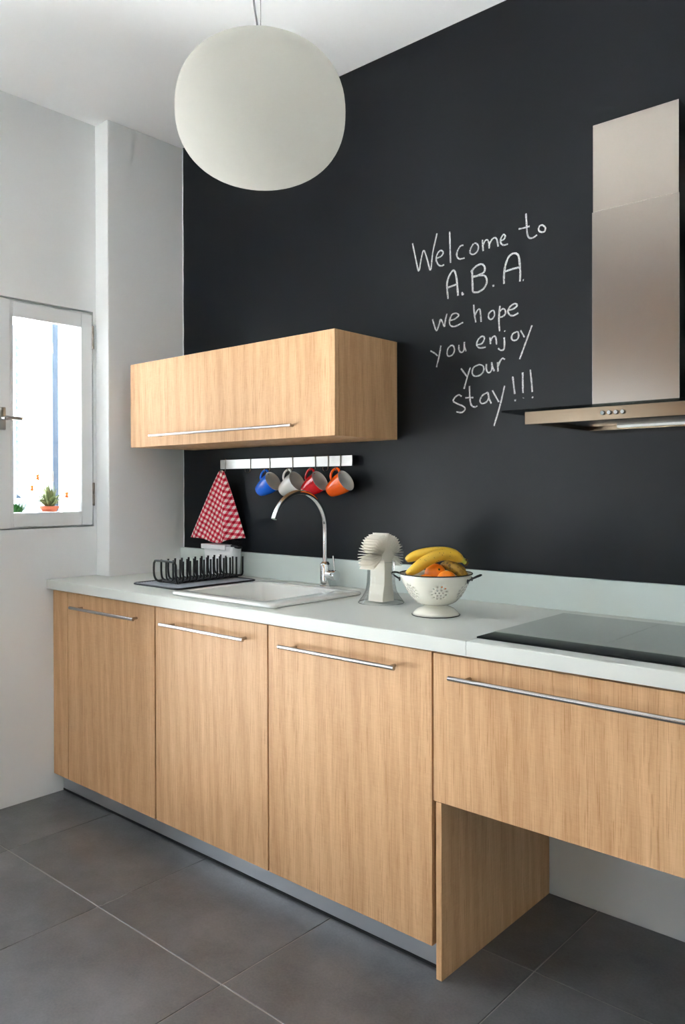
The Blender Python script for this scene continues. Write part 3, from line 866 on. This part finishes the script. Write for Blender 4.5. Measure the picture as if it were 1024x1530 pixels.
tub = thing('plastic_tub', 'white lidded plastic tub against the upstand behind the dish rack', 'tub', (.323, .5425, ZC), (0, 0, math.radians(-4)))
bm = bmesh.new()
tl = [rrect(-.085, .096, -.026, .026, .010, .0004, 4), rrect(-.098, .108, -.029, .029, .010, .1285, 4)]
ti = [rrect(-.095, .105, -.026, .026, .008, .1285, 4), rrect(-.082, .093, -.023, .023, .008, .004, 4)]
vl = [[bm.verts.new(p) for p in lp] for lp in tl + ti]
for a, b in zip(vl, vl[1:]):
    for i in range(len(a)): bm.faces.new((a[i], a[(i + 1) % len(a)], b[(i + 1) % len(a)], b[i]))
bm.faces.new(vl[0]); bm.faces.new(vl[-1])
link('tub_body', bm, WHITE_PLASTIC, tub, auto=40)
bm = bmesh.new(); box(bm, -.106, .070, -.0315, .0300, .1287, .1335, .002); box(bm, -.106, .070, -.0345, -.0300, .1125, .1335, .0015); box(bm, -.030, .030, -.0375, -.0345, .1105, .1165, .001)
link('lid', bm, WHITE_PLASTIC, tub, label='white hinged lid, open at its right end')
br = thing('dish_brush', 'black dish brush leaning in the open end of the white tub', 'brush', (.412, .5335, ZC + .006), (0, math.radians(6), 0))
link('brush_handle', tube(bmesh.new(), smooth_path([(0, 0, .002), (.001, 0, .07), (.004, 0, .118)], 5), .005, 10), WHITE_PLASTIC, br, smooth=True)
bm = bmesh.new(); box(bm, -.022, .030, -.013, .013, .118, .130, .005)
link('brush_head', bm, RUBBER, br)
bm = bmesh.new()
for k in range(60):
    x, y = -.018 + .044 * rp.random(), -.010 + .020 * rp.random()
    tube(bm, [(x, y, .129), (x * 1.1 + .002, y * 1.2, .146 + .004 * rp.random())], .0011, 4)
o = link('bristles', bm, RUBBER, br); o['kind'] = 'stuff'

# ------------------------------------------------------------------ paper napkins in their clear holder
NC = (1.357, .350, ZC)
hol = thing('napkin_holder', 'clear flared holder around the fanned ivory napkins', 'holder', NC)
link('clear_body', lathe(bmesh.new(), [(.0755, .0006), (.0700, .010), (.0600, .024), (.0510, .042), (.0470, .065), (.0455, .095), (.0455, .135)], 48), CLEAR, hol, smooth=True)
link('lip', tube(bmesh.new(), [(.0455 * math.cos(2 * math.pi * k / 48), .0455 * math.sin(2 * math.pi * k / 48), .135) for k in range(48)], .0010, 6, closed=True), CLEAR, hol, smooth=True)
link('foot_ring', tube(bmesh.new(), [(.0750 * math.cos(2 * math.pi * k / 48), .0750 * math.sin(2 * math.pi * k / 48), .0014) for k in range(48)], .0013, 6, closed=True), CLEAR, hol, smooth=True)
nf = thing('napkin_fan', 'stack of ivory paper napkins fanned out in a wheel on the worktop', 'napkins', (NC[0], NC[1], ZC))
NN = 32
for k in range(NN):
    q = (k + .5) / NN * 2 - 1                      # -1 left ... 1 right
    yb, ym = .030 * q, .0190 * q
    th = math.radians(132) * q
    pts = [(yb, .006), (yb * .93, .030), (ym * 1.08, .062), (ym, .095), (ym * .98, .125)]
    r0 = .012 + .016 * abs(q)
    c = Vector((ym * .98, .125)); hub = Vector((.020 * q, .158))
    dirn = Vector((math.sin(th), math.cos(th)))
    st = hub + dirn * .016; tip = hub + dirn * (.066 + .005 * rp.random())
    p0, p1 = c, c + Vector((0, .022))
    for s in range(1, 6):                                 # a soft bend out of the stack, then a straight spoke
        f = s / 6
        pts.append(tuple(p0 * (1 - f) ** 2 + p1 * 2 * f * (1 - f) + st * f * f))
    for s in range(5):
        e = st.lerp(tip, s / 4); pts.append((e.x, e.y))
    bm = bmesh.new(); hw = .030; t_ = .00055
    rows = []
    for i, (y, z) in enumerate(pts):
        a, b = pts[max(i - 1, 0)], pts[min(i + 1, len(pts) - 1)]
        tg = Vector((b[0] - a[0], b[1] - a[1])).normalized(); nn = Vector((tg.y, -tg.x)) * t_
        rows.append([bm.verts.new((-hw, y - nn.x, z - nn.y)), bm.verts.new((hw, y - nn.x, z - nn.y)), bm.verts.new((hw, y + nn.x, z + nn.y)), bm.verts.new((-hw, y + nn.x, z + nn.y))])
    for a, b in zip(rows, rows[1:]):
        for i in range(4): bm.faces.new((a[i], a[(i + 1) % 4], b[(i + 1) % 4], b[i]))
    bm.faces.new(rows[0]); bm.faces.new(rows[-1])
    link('napkin', bm, PAPER, nf)

# ------------------------------------------------------------------ colander with fruit
BC = Vector((1.6380, .2580, ZC))
col = thing('colander', 'cream enamel footed colander full of fruit on the worktop', 'colander', tuple(BC), (0, 0, YAW - .35))
PR = [(.030, .0310), (.045, .0335), (.060, .0415), (.074, .0550), (.085, .0720), (.0945, .0900), (.1015, .1060), (.1060, .1180), (.1075, .1232)]
arc = [0.0]
for a, b in zip(PR, PR[1:]): arc.append(arc[-1] + math.hypot(b[0] - a[0], b[1] - a[1]))


def on_profile(s):
    s = max(0, min(arc[-1], s))
    for k in range(len(arc) - 1):
        if s <= arc[k + 1] + 1e-9:
            f = (s - arc[k]) / (arc[k + 1] - arc[k])
            return PR[k][0] + (PR[k + 1][0] - PR[k][0]) * f, PR[k][1] + (PR[k + 1][1] - PR[k][1]) * f
    return PR[-1]


# unroll the wall, cut real holes in it, roll it up again
NSEC = 6
verts2, edges2, holes2 = [], [], []
SMID = arc[4] + .004; RM = on_profile(SMID)[0]
for sct in range(NSEC):
    a0 = 2 * math.pi * sct / NSEC; da = 2 * math.pi / NSEC
# one sector is cut, then copied round
bm = bmesh.new()
K = 14; NS = 12
pts = [(i / K, j / NS * arc[-1]) for j in range(NS + 1) for i in range(K + 1)]
base_n = len(pts)
W2 = 2 * math.pi / NSEC
spots = [(0, 0)] + [(.0105 * math.cos(k * math.pi / 3), .0105 * math.sin(k * math.pi / 3)) for k in range(6)] + [(.0215 * math.cos(k * math.pi / 6 + .26), .0215 * math.sin(k * math.pi / 6 + .26)) for k in range(12)]
HR = .0026
segs = []
for dx, ds in spots:
    st = len(pts)
    for q in range(8):
        a = q * math.pi / 4
        s = SMID + ds + HR * math.sin(a)
        pts.append((.5 + (dx + HR * math.cos(a)) / RM / W2, s))
    segs += [(st + q, st + (q + 1) % 8) for q in range(8)]
keep = []
for i, p in enumerate(pts[:base_n]):
    if all(math.hypot((p[0] - .5) * W2 * RM - dx, p[1] - SMID - ds) > HR * 1.5 for dx, ds in spots): keep.append(i)
remap = {}; p2 = []
for i in keep + list(range(base_n, len(pts))):
    remap[i] = len(p2); p2.append(Vector((pts[i][0] * W2 * RM, pts[i][1])))
segs = [(remap[a], remap[b]) for a, b in segs]
ov, oe, of, *_ = delaunay_2d_cdt(p2, segs, [], 0, 1e-6)
for sct in range(NSEC):
    vs = []
    for p in ov:
        r, z = on_profile(p.y); a = (p.x / RM / W2 + sct) * W2
        vs.append(bm.verts.new((r * math.cos(a), r * math.sin(a), z)))
    for f in of:
        c = sum((ov[i] for i in f), Vector((0, 0))) / len(f)
        if any(math.hypot(c.x - .5 * W2 * RM - dx, c.y - SMID - ds) < HR * .93 for dx, ds in spots): continue
        try: bm.faces.new([vs[i] for i in f])
        except ValueError: pass
bmesh.ops.remove_doubles(bm, verts=bm.verts, dist=1e-5)
lathe(bm, [(0, .0300), (.030, .0310)], 84)
o = link('bowl', bm, ENAMEL, col, smooth=True); o.rotation_euler.z = .35
md = o.modifiers.new('thickness', 'SOLIDIFY'); md.thickness = .0014; md.offset = 0
link('rim', tube(bmesh.new(), [(.1078 * math.cos(2 * math.pi * k / 72), .1078 * math.sin(2 * math.pi * k / 72), .1236) for k in range(72)], .0017, 8, closed=True), RIM_DARK, col, smooth=True)
link('foot', lathe(bmesh.new(), [(.0315, .0315), (.034, .0290), (.040, .0265), (.054, .0200), (.065, .0105), (.0710, .0022), (.0690, .0022), (.0635, .0090), (.052, .0185), (.038, .025), (.030, .0280)], 56), ENAMEL, col, smooth=True)
link('foot_rim', tube(bmesh.new(), [(.0708 * math.cos(2 * math.pi * k / 72), .0708 * math.sin(2 * math.pi * k / 72), .0017) for k in range(72)], .0015, 8, closed=True), RIM_DARK, col, smooth=True)
for s in (0, math.pi):
    pth = [(.1045, -.032, .108), (.1130, -.033, .113), (.1260, -.026, .119), (.1330, -.012, .121), (.1340, 0, .1215), (.1330, .012, .121), (.1260, .026, .119), (.1130, .033, .113), (.1045, .032, .108)]
    hb = tube(bmesh.new(), smooth_path(pth, 5), .0028, 10)
    for yy in (-.032, .032): ball(hb, (.1020, yy, .106), .006, 12, 8, (.5, 1, 1.1))
    bmesh.ops.rotate(hb, verts=hb.verts, cent=(0, 0, 0), matrix=Matrix.Rotation(s, 3, 'Z'))
    link('handle', hb, RIM_DARK, col, smooth=True)

E1 = Vector((math.cos(YAW), math.sin(YAW), 0)); E2 = Vector((math.sin(YAW), -math.cos(YAW), 0))   # along the worktop diagonal, and across it


def at(a, b, z): return BC + E1 * a + E2 * b + Vector((0, 0, z))


ORANGE = mat('orange_peel', lin(244, 132, 18), .38, bump=.35, bscale=420, var=.06, vscale=30)
STALK = mat('fruit_stalk', lin(86, 92, 40), .7)


def orange(p, r, label, rot=(0, 0, 0)):
    t = thing('orange', label, 'orange', tuple(p), rot, 'oranges in the colander')
    prof = []
    for k in range(21):
        a = -math.pi / 2 + math.pi * k / 20
        rr = r * math.cos(a); z = r * .96 * math.sin(a)
        if a > 1.2: z -= .0022 * ((a - 1.2) / .37) ** 2
        prof.append((max(0, rr) if 0 < k < 20 else 0, z))
    link('peel', lathe(bmesh.new(), prof, 32), ORANGE, t, smooth=True)
    link('stem_button', lathe(bmesh.new(), [(0, .0025), (.0025, .002), (.0035, 0), (.0035, -.002), (0, -.002)], 10), STALK, t, loc=(0, 0, r * .96 - .0018), smooth=True)
    return t


orange(at(-.0015, .0030, .1200), .0325, 'larger orange in the middle of the colander, right under the bananas', (.4, .9, 0))
orange(at(.0250, .0575, .1080), .0290, 'orange at the near rim of the colander, the one furthest forward', (1.2, .2, .5))
orange(at(-.036, .0470, .0985), .0270, 'orange almost hidden behind the rim, left of the two full oranges', (.9, -.6, 0))


def banana_mat(name, base, spots, tip):
    m = mat(name, base, .5)
    nt = m.node_tree; N = nt.nodes; L = nt.links; b = N['Principled BSDF']
    uv = N.new('ShaderNodeUVMap'); sep = N.new('ShaderNodeSeparateXYZ'); L.new(uv.outputs['UV'], sep.inputs[0])
    rp_ = N.new('ShaderNodeValToRGB'); e = rp_.color_ramp.elements
    e[0].position = 0; e[0].color = lin(60, 44, 26); e[1].position = 1; e[1].color = tip
    for pos, c in ((.035, lin(70, 52, 30)), (.06, base), (.80, base), (.90, tip)):
        k = e.new(pos); k.color = c
    L.new(sep.outputs['X'], rp_.inputs['Fac'])
    tc = N.new('ShaderNodeTexCoord'); v = N.new('ShaderNodeTexVoronoi'); v.inputs['Scale'].default_value = 95; v.inputs['Randomness'].default_value = 1
    n = N.new('ShaderNodeTexNoise'); n.inputs['Scale'].default_value = 40; n.inputs['Detail'].default_value = 4
    L.new(tc.outputs['Object'], v.inputs['Vector']); L.new(tc.outputs['Object'], n.inputs['Vector'])
    lt = N.new('ShaderNodeMath'); lt.operation = 'LESS_THAN'; lt.inputs[1].default_value = spots; L.new(v.outputs['Distance'], lt.inputs[0])
    n2 = N.new('ShaderNodeMath'); n2.operation = 'MULTIPLY'; L.new(lt.outputs[0], n2.inputs[0]); L.new(n.outputs['Fac'], n2.inputs[1])
    mx = N.new('ShaderNodeMix'); mx.data_type = 'RGBA'; mx.inputs['B'].default_value = lin(84, 58, 26)
    L.new(n2.outputs[0], mx.inputs['Factor']); L.new(rp_.outputs['Color'], mx.inputs['A']); L.new(mx.outputs['Result'], b.inputs['Base Color'])
    return m


def banana(pts, r, label, m):
    """points from the blossom tip to the stalk, in world space"""
    path = smooth_path(pts, 8); n = len(path); o0 = path[0].copy()
    t = thing('banana', label, 'banana', tuple(o0), group='bananas on top of the colander')
    bm = bmesh.new(); uvl = bm.loops.layers.uv.new('UVMap'); rings = []; prev = None; SIDES = 10
    for i, p in enumerate(path):
        q = i / (n - 1)
        tg = (path[min(i + 1, n - 1)] - path[max(i - 1, 0)]).normalized()
        u = tg.cross(Vector((0, 0, 1))).normalized() if prev is None else (prev - tg * prev.dot(tg)).normalized()
        prev = u; w_ = tg.cross(u)
        if q < .04: rr = r * (.28 + 5 * q)
        elif q < .30: rr = r * (.48 + .52 * math.sin((q - .04) / .26 * math.pi / 2))
        elif q < .74: rr = r
        elif q < .90: rr = r * (1 - .62 * ((q - .74) / .16) ** 1.3)
        else: rr = r * .36
        ring_ = []
        for k in range(SIDES):
            a = 2 * math.pi * k / SIDES
            f = rr * (1.0 + .07 * (1 if k % 2 == 0 else -.4))
            ring_.append(bm.verts.new(p - o0 + u * math.cos(a) * f + w_ * math.sin(a) * f))
        rings.append((ring_, q))
    for (a, qa), (b, qb) in zip(rings, rings[1:]):
        for k in range(SIDES):
            f = bm.faces.new((a[k], a[(k + 1) % SIDES], b[(k + 1) % SIDES], b[k]))
            for lp, qq in zip(f.loops, (qa, qa, qb, qb)): lp[uvl].uv = (qq, k / SIDES)
    cut = len(rings) - max(2, int(n * .06))
    f0 = bm.faces.new(rings[0][0][::-1]); f1 = bm.faces.new(rings[-1][0])
    for lp in f0.loops: lp[uvl].uv = (0, 0)
    for lp in f1.loops: lp[uvl].uv = (0, 0)
    o = link('peel', bm, m, t, smooth=True)
    o.modifiers.new('round', 'SUBSURF').render_levels = 1; o.modifiers['round'].levels = 1
    tg = (path[-1] - path[-2]).normalized()
    link('stalk_end', tube(bmesh.new(), [path[-1] - o0 - tg * .001, path[-1] - o0 + tg * .005], [r * .40, r * .46], 10), mat('banana_stalk_end', lin(96, 74, 34), .8), t, smooth=False)
    return t


YEL = lin(222, 176, 48)
B1 = banana_mat('ripe_banana_peel', YEL, .16, lin(186, 182, 62)); B2 = banana_mat('yellow_banana_peel', lin(214, 172, 44), .10, lin(186, 182, 62)); B3 = banana_mat('overripe_banana_peel', lin(170, 132, 44), .42, lin(120, 104, 44))
banana([at(-.092, .026, .121), at(-.066, .032, .138), at(-.030, .030, .163), at(.010, .022, .178), at(.046, .010, .177), at(.074, -.002, .164), at(.090, -.006, .152)], .0180, 'long freckled yellow banana arching over the front of the colander', B1)
banana([at(-.086, -.038, .157), at(-.070, -.034, .167), at(-.036, -.026, .179), at(.006, -.024, .1845), at(.044, -.032, .181), at(.074, -.028, .168), at(.091, -.022, .158)], .0165, 'yellow banana behind the arching one, its dark tip at the left', B2)
banana([at(.020, -.014, .147), at(.036, -.006, .147), at(.055, .012, .139), at(.072, .016, .126), at(.083, .008, .114), at(.086, .002, .106)], .0155, 'brown speckled banana on the right, its end dipping into the colander', B3)
banana([at(.020, -.046, .142), at(.040, -.036, .143), at(.064, -.028, .138), at(.082, -.028, .125), at(.092, -.030, .113)], .0150, 'overripe banana at the back right of the colander behind the speckled one', B3)

# ------------------------------------------------------------------ chalk lettering
def chalk_mat():
    m = bpy.data.materials.new('white_chalk'); m.use_nodes = True
    nt = m.node_tree; N = nt.nodes; L = nt.links; b = N['Principled BSDF']; b.inputs['Roughness'].default_value = .95
    b.inputs['Specular IOR Level'].default_value = .05
    tc = N.new('ShaderNodeTexCoord'); n = N.new('ShaderNodeTexNoise'); n.inputs['Scale'].default_value = 650; n.inputs['Detail'].default_value = 2
    rp_ = N.new('ShaderNodeValToRGB'); rp_.color_ramp.elements[0].position = .38; rp_.color_ramp.elements[0].color = lin(70, 72, 76)
    rp_.color_ramp.elements[1].position = .56; rp_.color_ramp.elements[1].color = lin(214, 214, 212)
    L.new(tc.outputs['Object'], n.inputs['Vector']); L.new(n.outputs['Fac'], rp_.inputs['Fac']); L.new(rp_.outputs['Color'], b.inputs['Base Color'])
    return m


CHALK = chalk_mat()
STROKES = [["Welcome",[[[1.3045,2.1396],[1.3155,2.0937],[1.3311,2.0366],[1.3416,2.0754],[1.3534,2.1048],[1.3687,2.0676],[1.3821,2.0305],[1.3917,2.0894],[1.4096,2.1525]],[[1.4062,2.0668],[1.4257,2.0698],[1.4351,2.0809],[1.4257,2.0905],[1.4119,2.0828],[1.4056,2.0632],[1.415,2.0432],[1.4275,2.0368],[1.4393,2.0387]],[[1.4618,2.1476],[1.4635,2.0959],[1.4652,2.0401]],[[1.5173,2.0901],[1.5041,2.0887],[1.4933,2.0746],[1.4908,2.0598],[1.501,2.0466],[1.522,2.0461]],[[1.5575,2.087],[1.5469,2.0751],[1.5434,2.0597],[1.5545,2.0515],[1.5703,2.0569],[1.5761,2.0722],[1.5692,2.0846],[1.5599,2.088]],[[1.5912,2.0926],[1.594,2.0547]],[[1.594,2.0746],[1.6015,2.087],[1.6107,2.0886],[1.6163,2.0751],[1.6174,2.059]],[[1.6175,2.0723],[1.6266,2.0853],[1.6379,2.0904],[1.6463,2.0812],[1.6507,2.0583]],[[1.6574,2.0755],[1.6713,2.0775],[1.6768,2.0871],[1.6702,2.0934],[1.6613,2.083],[1.6602,2.0686],[1.6712,2.059],[1.6867,2.0598]]]],["to",[[[1.7516,2.1431],[1.7536,2.1092],[1.7567,2.0751],[1.7657,2.0623],[1.7788,2.0619],[1.7903,2.0671]],[[1.7258,2.0999],[1.7446,2.0992],[1.7647,2.1001]],[[1.7997,2.0944],[1.7955,2.0835],[1.8022,2.074],[1.8151,2.0722],[1.8187,2.0832],[1.81,2.0931],[1.7997,2.0944]]]],["ABA",[[[1.4551,1.9184],[1.4508,1.9541],[1.4521,1.9796],[1.4645,2.0032],[1.4785,2.012],[1.487,1.9941],[1.4918,1.9626],[1.4953,1.9232]],[[1.4552,1.9575],[1.4918,1.9626]],[[1.5098,1.9316],[1.5157,1.924],[1.5098,1.9265]],[[1.5514,1.9952],[1.5536,1.9269]],[[1.5467,1.9935],[1.5632,2.0081],[1.5864,2.0133],[1.5996,2.0014],[1.5967,1.9846],[1.5748,1.9785],[1.5538,1.9772]],[[1.5538,1.9762],[1.5806,1.9765],[1.6007,1.9714],[1.6081,1.9527],[1.5978,1.9321],[1.5746,1.9225],[1.5536,1.9259]],[[1.6291,1.9333],[1.6364,1.9341]],[[1.6721,1.9329],[1.6722,1.9612],[1.6766,1.9897],[1.6888,2.0166],[1.7068,2.0252],[1.723,2.0172],[1.7283,1.9945],[1.731,1.9604],[1.7298,1.9308]],[[1.6766,1.9726],[1.704,1.9759],[1.7283,1.9763]],[[1.7406,1.9337],[1.7432,1.9328]]]],["we",[[[1.3899,1.8576],[1.3974,1.8356],[1.4068,1.8161],[1.4176,1.8355],[1.4239,1.8528],[1.4332,1.8385],[1.4394,1.8258],[1.4438,1.8474],[1.45,1.8682]],[[1.458,1.8444],[1.4794,1.845],[1.4976,1.8552],[1.4885,1.8641],[1.4703,1.8617],[1.461,1.8424],[1.4641,1.8266],[1.4823,1.8205],[1.5155,1.8297]]]],["hope",[[[1.5571,1.8828],[1.5599,1.8512],[1.5651,1.8229]],[[1.5617,1.8459],[1.5716,1.862],[1.5803,1.8642],[1.5838,1.8477],[1.586,1.8215]],[[1.6289,1.8535],[1.6159,1.8456],[1.6147,1.8309],[1.6249,1.8245],[1.6362,1.8352],[1.6346,1.8502],[1.6289,1.8535]],[[1.657,1.8641],[1.653,1.823],[1.6552,1.781]],[[1.657,1.8469],[1.6681,1.8526],[1.6764,1.8465],[1.6763,1.8343],[1.6653,1.8271],[1.6552,1.8275]],[[1.6874,1.8449],[1.7065,1.8469],[1.72,1.8559],[1.7119,1.863],[1.6956,1.8567],[1.6863,1.8426],[1.6928,1.8295],[1.7064,1.8251],[1.7243,1.8312]]]],["you",[[[1.3807,1.7487],[1.3984,1.7388],[1.411,1.728]],[[1.4249,1.7618],[1.4173,1.7263],[1.4065,1.6894]],[[1.4669,1.7578],[1.4546,1.749],[1.4503,1.733],[1.4558,1.722],[1.473,1.7253],[1.4803,1.7398],[1.4761,1.7547],[1.4669,1.7578]],[[1.4985,1.7556],[1.4985,1.7403],[1.5063,1.7292],[1.5183,1.7354],[1.5201,1.7631],[1.5201,1.7479],[1.5272,1.7304]]]],["enjoy",[[[1.5673,1.7473],[1.5887,1.7498],[1.5986,1.766],[1.5888,1.7732],[1.5743,1.764],[1.5684,1.7472],[1.58,1.7358],[1.6031,1.7356]],[[1.6191,1.7659],[1.6213,1.7433]],[[1.6202,1.7509],[1.6287,1.7647],[1.6383,1.7669],[1.6428,1.7555],[1.6439,1.7391]],[[1.6735,1.7805],[1.6757,1.7778]],[[1.6723,1.7592],[1.6734,1.7371],[1.6706,1.7203],[1.6595,1.7191],[1.65,1.7261]],[[1.7172,1.7714],[1.7036,1.7664],[1.6992,1.7534],[1.7063,1.7452],[1.7187,1.7461],[1.7252,1.7573],[1.7226,1.7697],[1.7172,1.7714]],[[1.7317,1.7743],[1.7456,1.7504]],[[1.7721,1.7847],[1.7519,1.7372],[1.7283,1.6823]]]],["your",[[[1.5068,1.6742],[1.5211,1.6565],[1.5318,1.6428]],[[1.5437,1.6745],[1.533,1.6477],[1.5186,1.6049]],[[1.5741,1.6799],[1.5566,1.6732],[1.5507,1.6562],[1.5595,1.6442],[1.5798,1.6443],[1.5943,1.6569],[1.5943,1.6719],[1.5828,1.6795],[1.5741,1.6799]],[[1.6058,1.6796],[1.6058,1.6608],[1.6143,1.65],[1.6257,1.6588],[1.6257,1.6835],[1.6285,1.6684],[1.6358,1.6528]],[[1.6483,1.6811],[1.6493,1.6505]],[[1.6493,1.6663],[1.6566,1.6827],[1.6661,1.6915],[1.675,1.6871]]]],["stay",[[[1.5089,1.5798],[1.4969,1.5858],[1.4818,1.5783],[1.4756,1.5659],[1.4938,1.5554],[1.5161,1.5452],[1.522,1.5346],[1.5088,1.5253],[1.4877,1.5292]],[[1.54,1.6127],[1.5417,1.5712],[1.5475,1.548],[1.5592,1.5407],[1.5709,1.5429]],[[1.5239,1.574],[1.5552,1.5727]],[[1.6113,1.5858],[1.5913,1.5774],[1.5808,1.5607],[1.5883,1.5502],[1.6056,1.5539],[1.6141,1.5682],[1.6113,1.5858],[1.6153,1.5656],[1.6243,1.5476]],[[1.6278,1.5909],[1.6396,1.5712],[1.6525,1.55]],[[1.6737,1.6017],[1.6563,1.538],[1.6338,1.4729]],[[1.7033,1.6288],[1.7066,1.6023],[1.7108,1.5719]],[[1.7119,1.5544],[1.7124,1.5486]],[[1.739,1.6389],[1.7399,1.573]],[[1.741,1.5561],[1.742,1.5575]],[[1.766,1.6448],[1.7702,1.6063],[1.7728,1.5737]],[[1.7717,1.5547],[1.7759,1.5582]]]]]
cl = thing('chalk_writing', 'white chalk handwriting welcoming guests on the black wall beside the range hood', 'writing', (1.56, D, 1.85))
for word, strokes in STROKES:
    bm = bmesh.new(); rw = random.Random(len(word) * 7 + len(strokes))
    for st in strokes:
        p3 = smooth_path([(x - 1.56, 0, z - 1.85) for x, z in st], 5) if len(st) > 2 else [Vector((x - 1.56, 0, z - 1.85)) for x, z in st]
        if len(st) == 2:
            a, b = p3; p3 = [a + (b - a) * (k / 8) for k in range(9)]
        rows = []
        big = .0031 if word == 'ABA' else .0025
        for i, p in enumerate(p3):
            tg = (p3[min(i + 1, len(p3) - 1)] - p3[max(i - 1, 0)])
            tg = tg.normalized() if tg.length > 1e-7 else Vector((1, 0, 0))
            s = Vector((-tg.z, 0, tg.x)) * big * rw.uniform(.8, 1.15)
            s.x *= 1.15
            rows.append([bm.verts.new(p - s + Vector((0, -.0001, 0))), bm.verts.new(p + Vector((0, -.0007, 0))), bm.verts.new(p + s + Vector((0, -.0001, 0)))])
        for a, b in zip(rows, rows[1:]):
            bm.faces.new((a[0], b[0], b[1], a[1])); bm.faces.new((a[1], b[1], b[2], a[2]))
    link('word', bm, CHALK, cl)
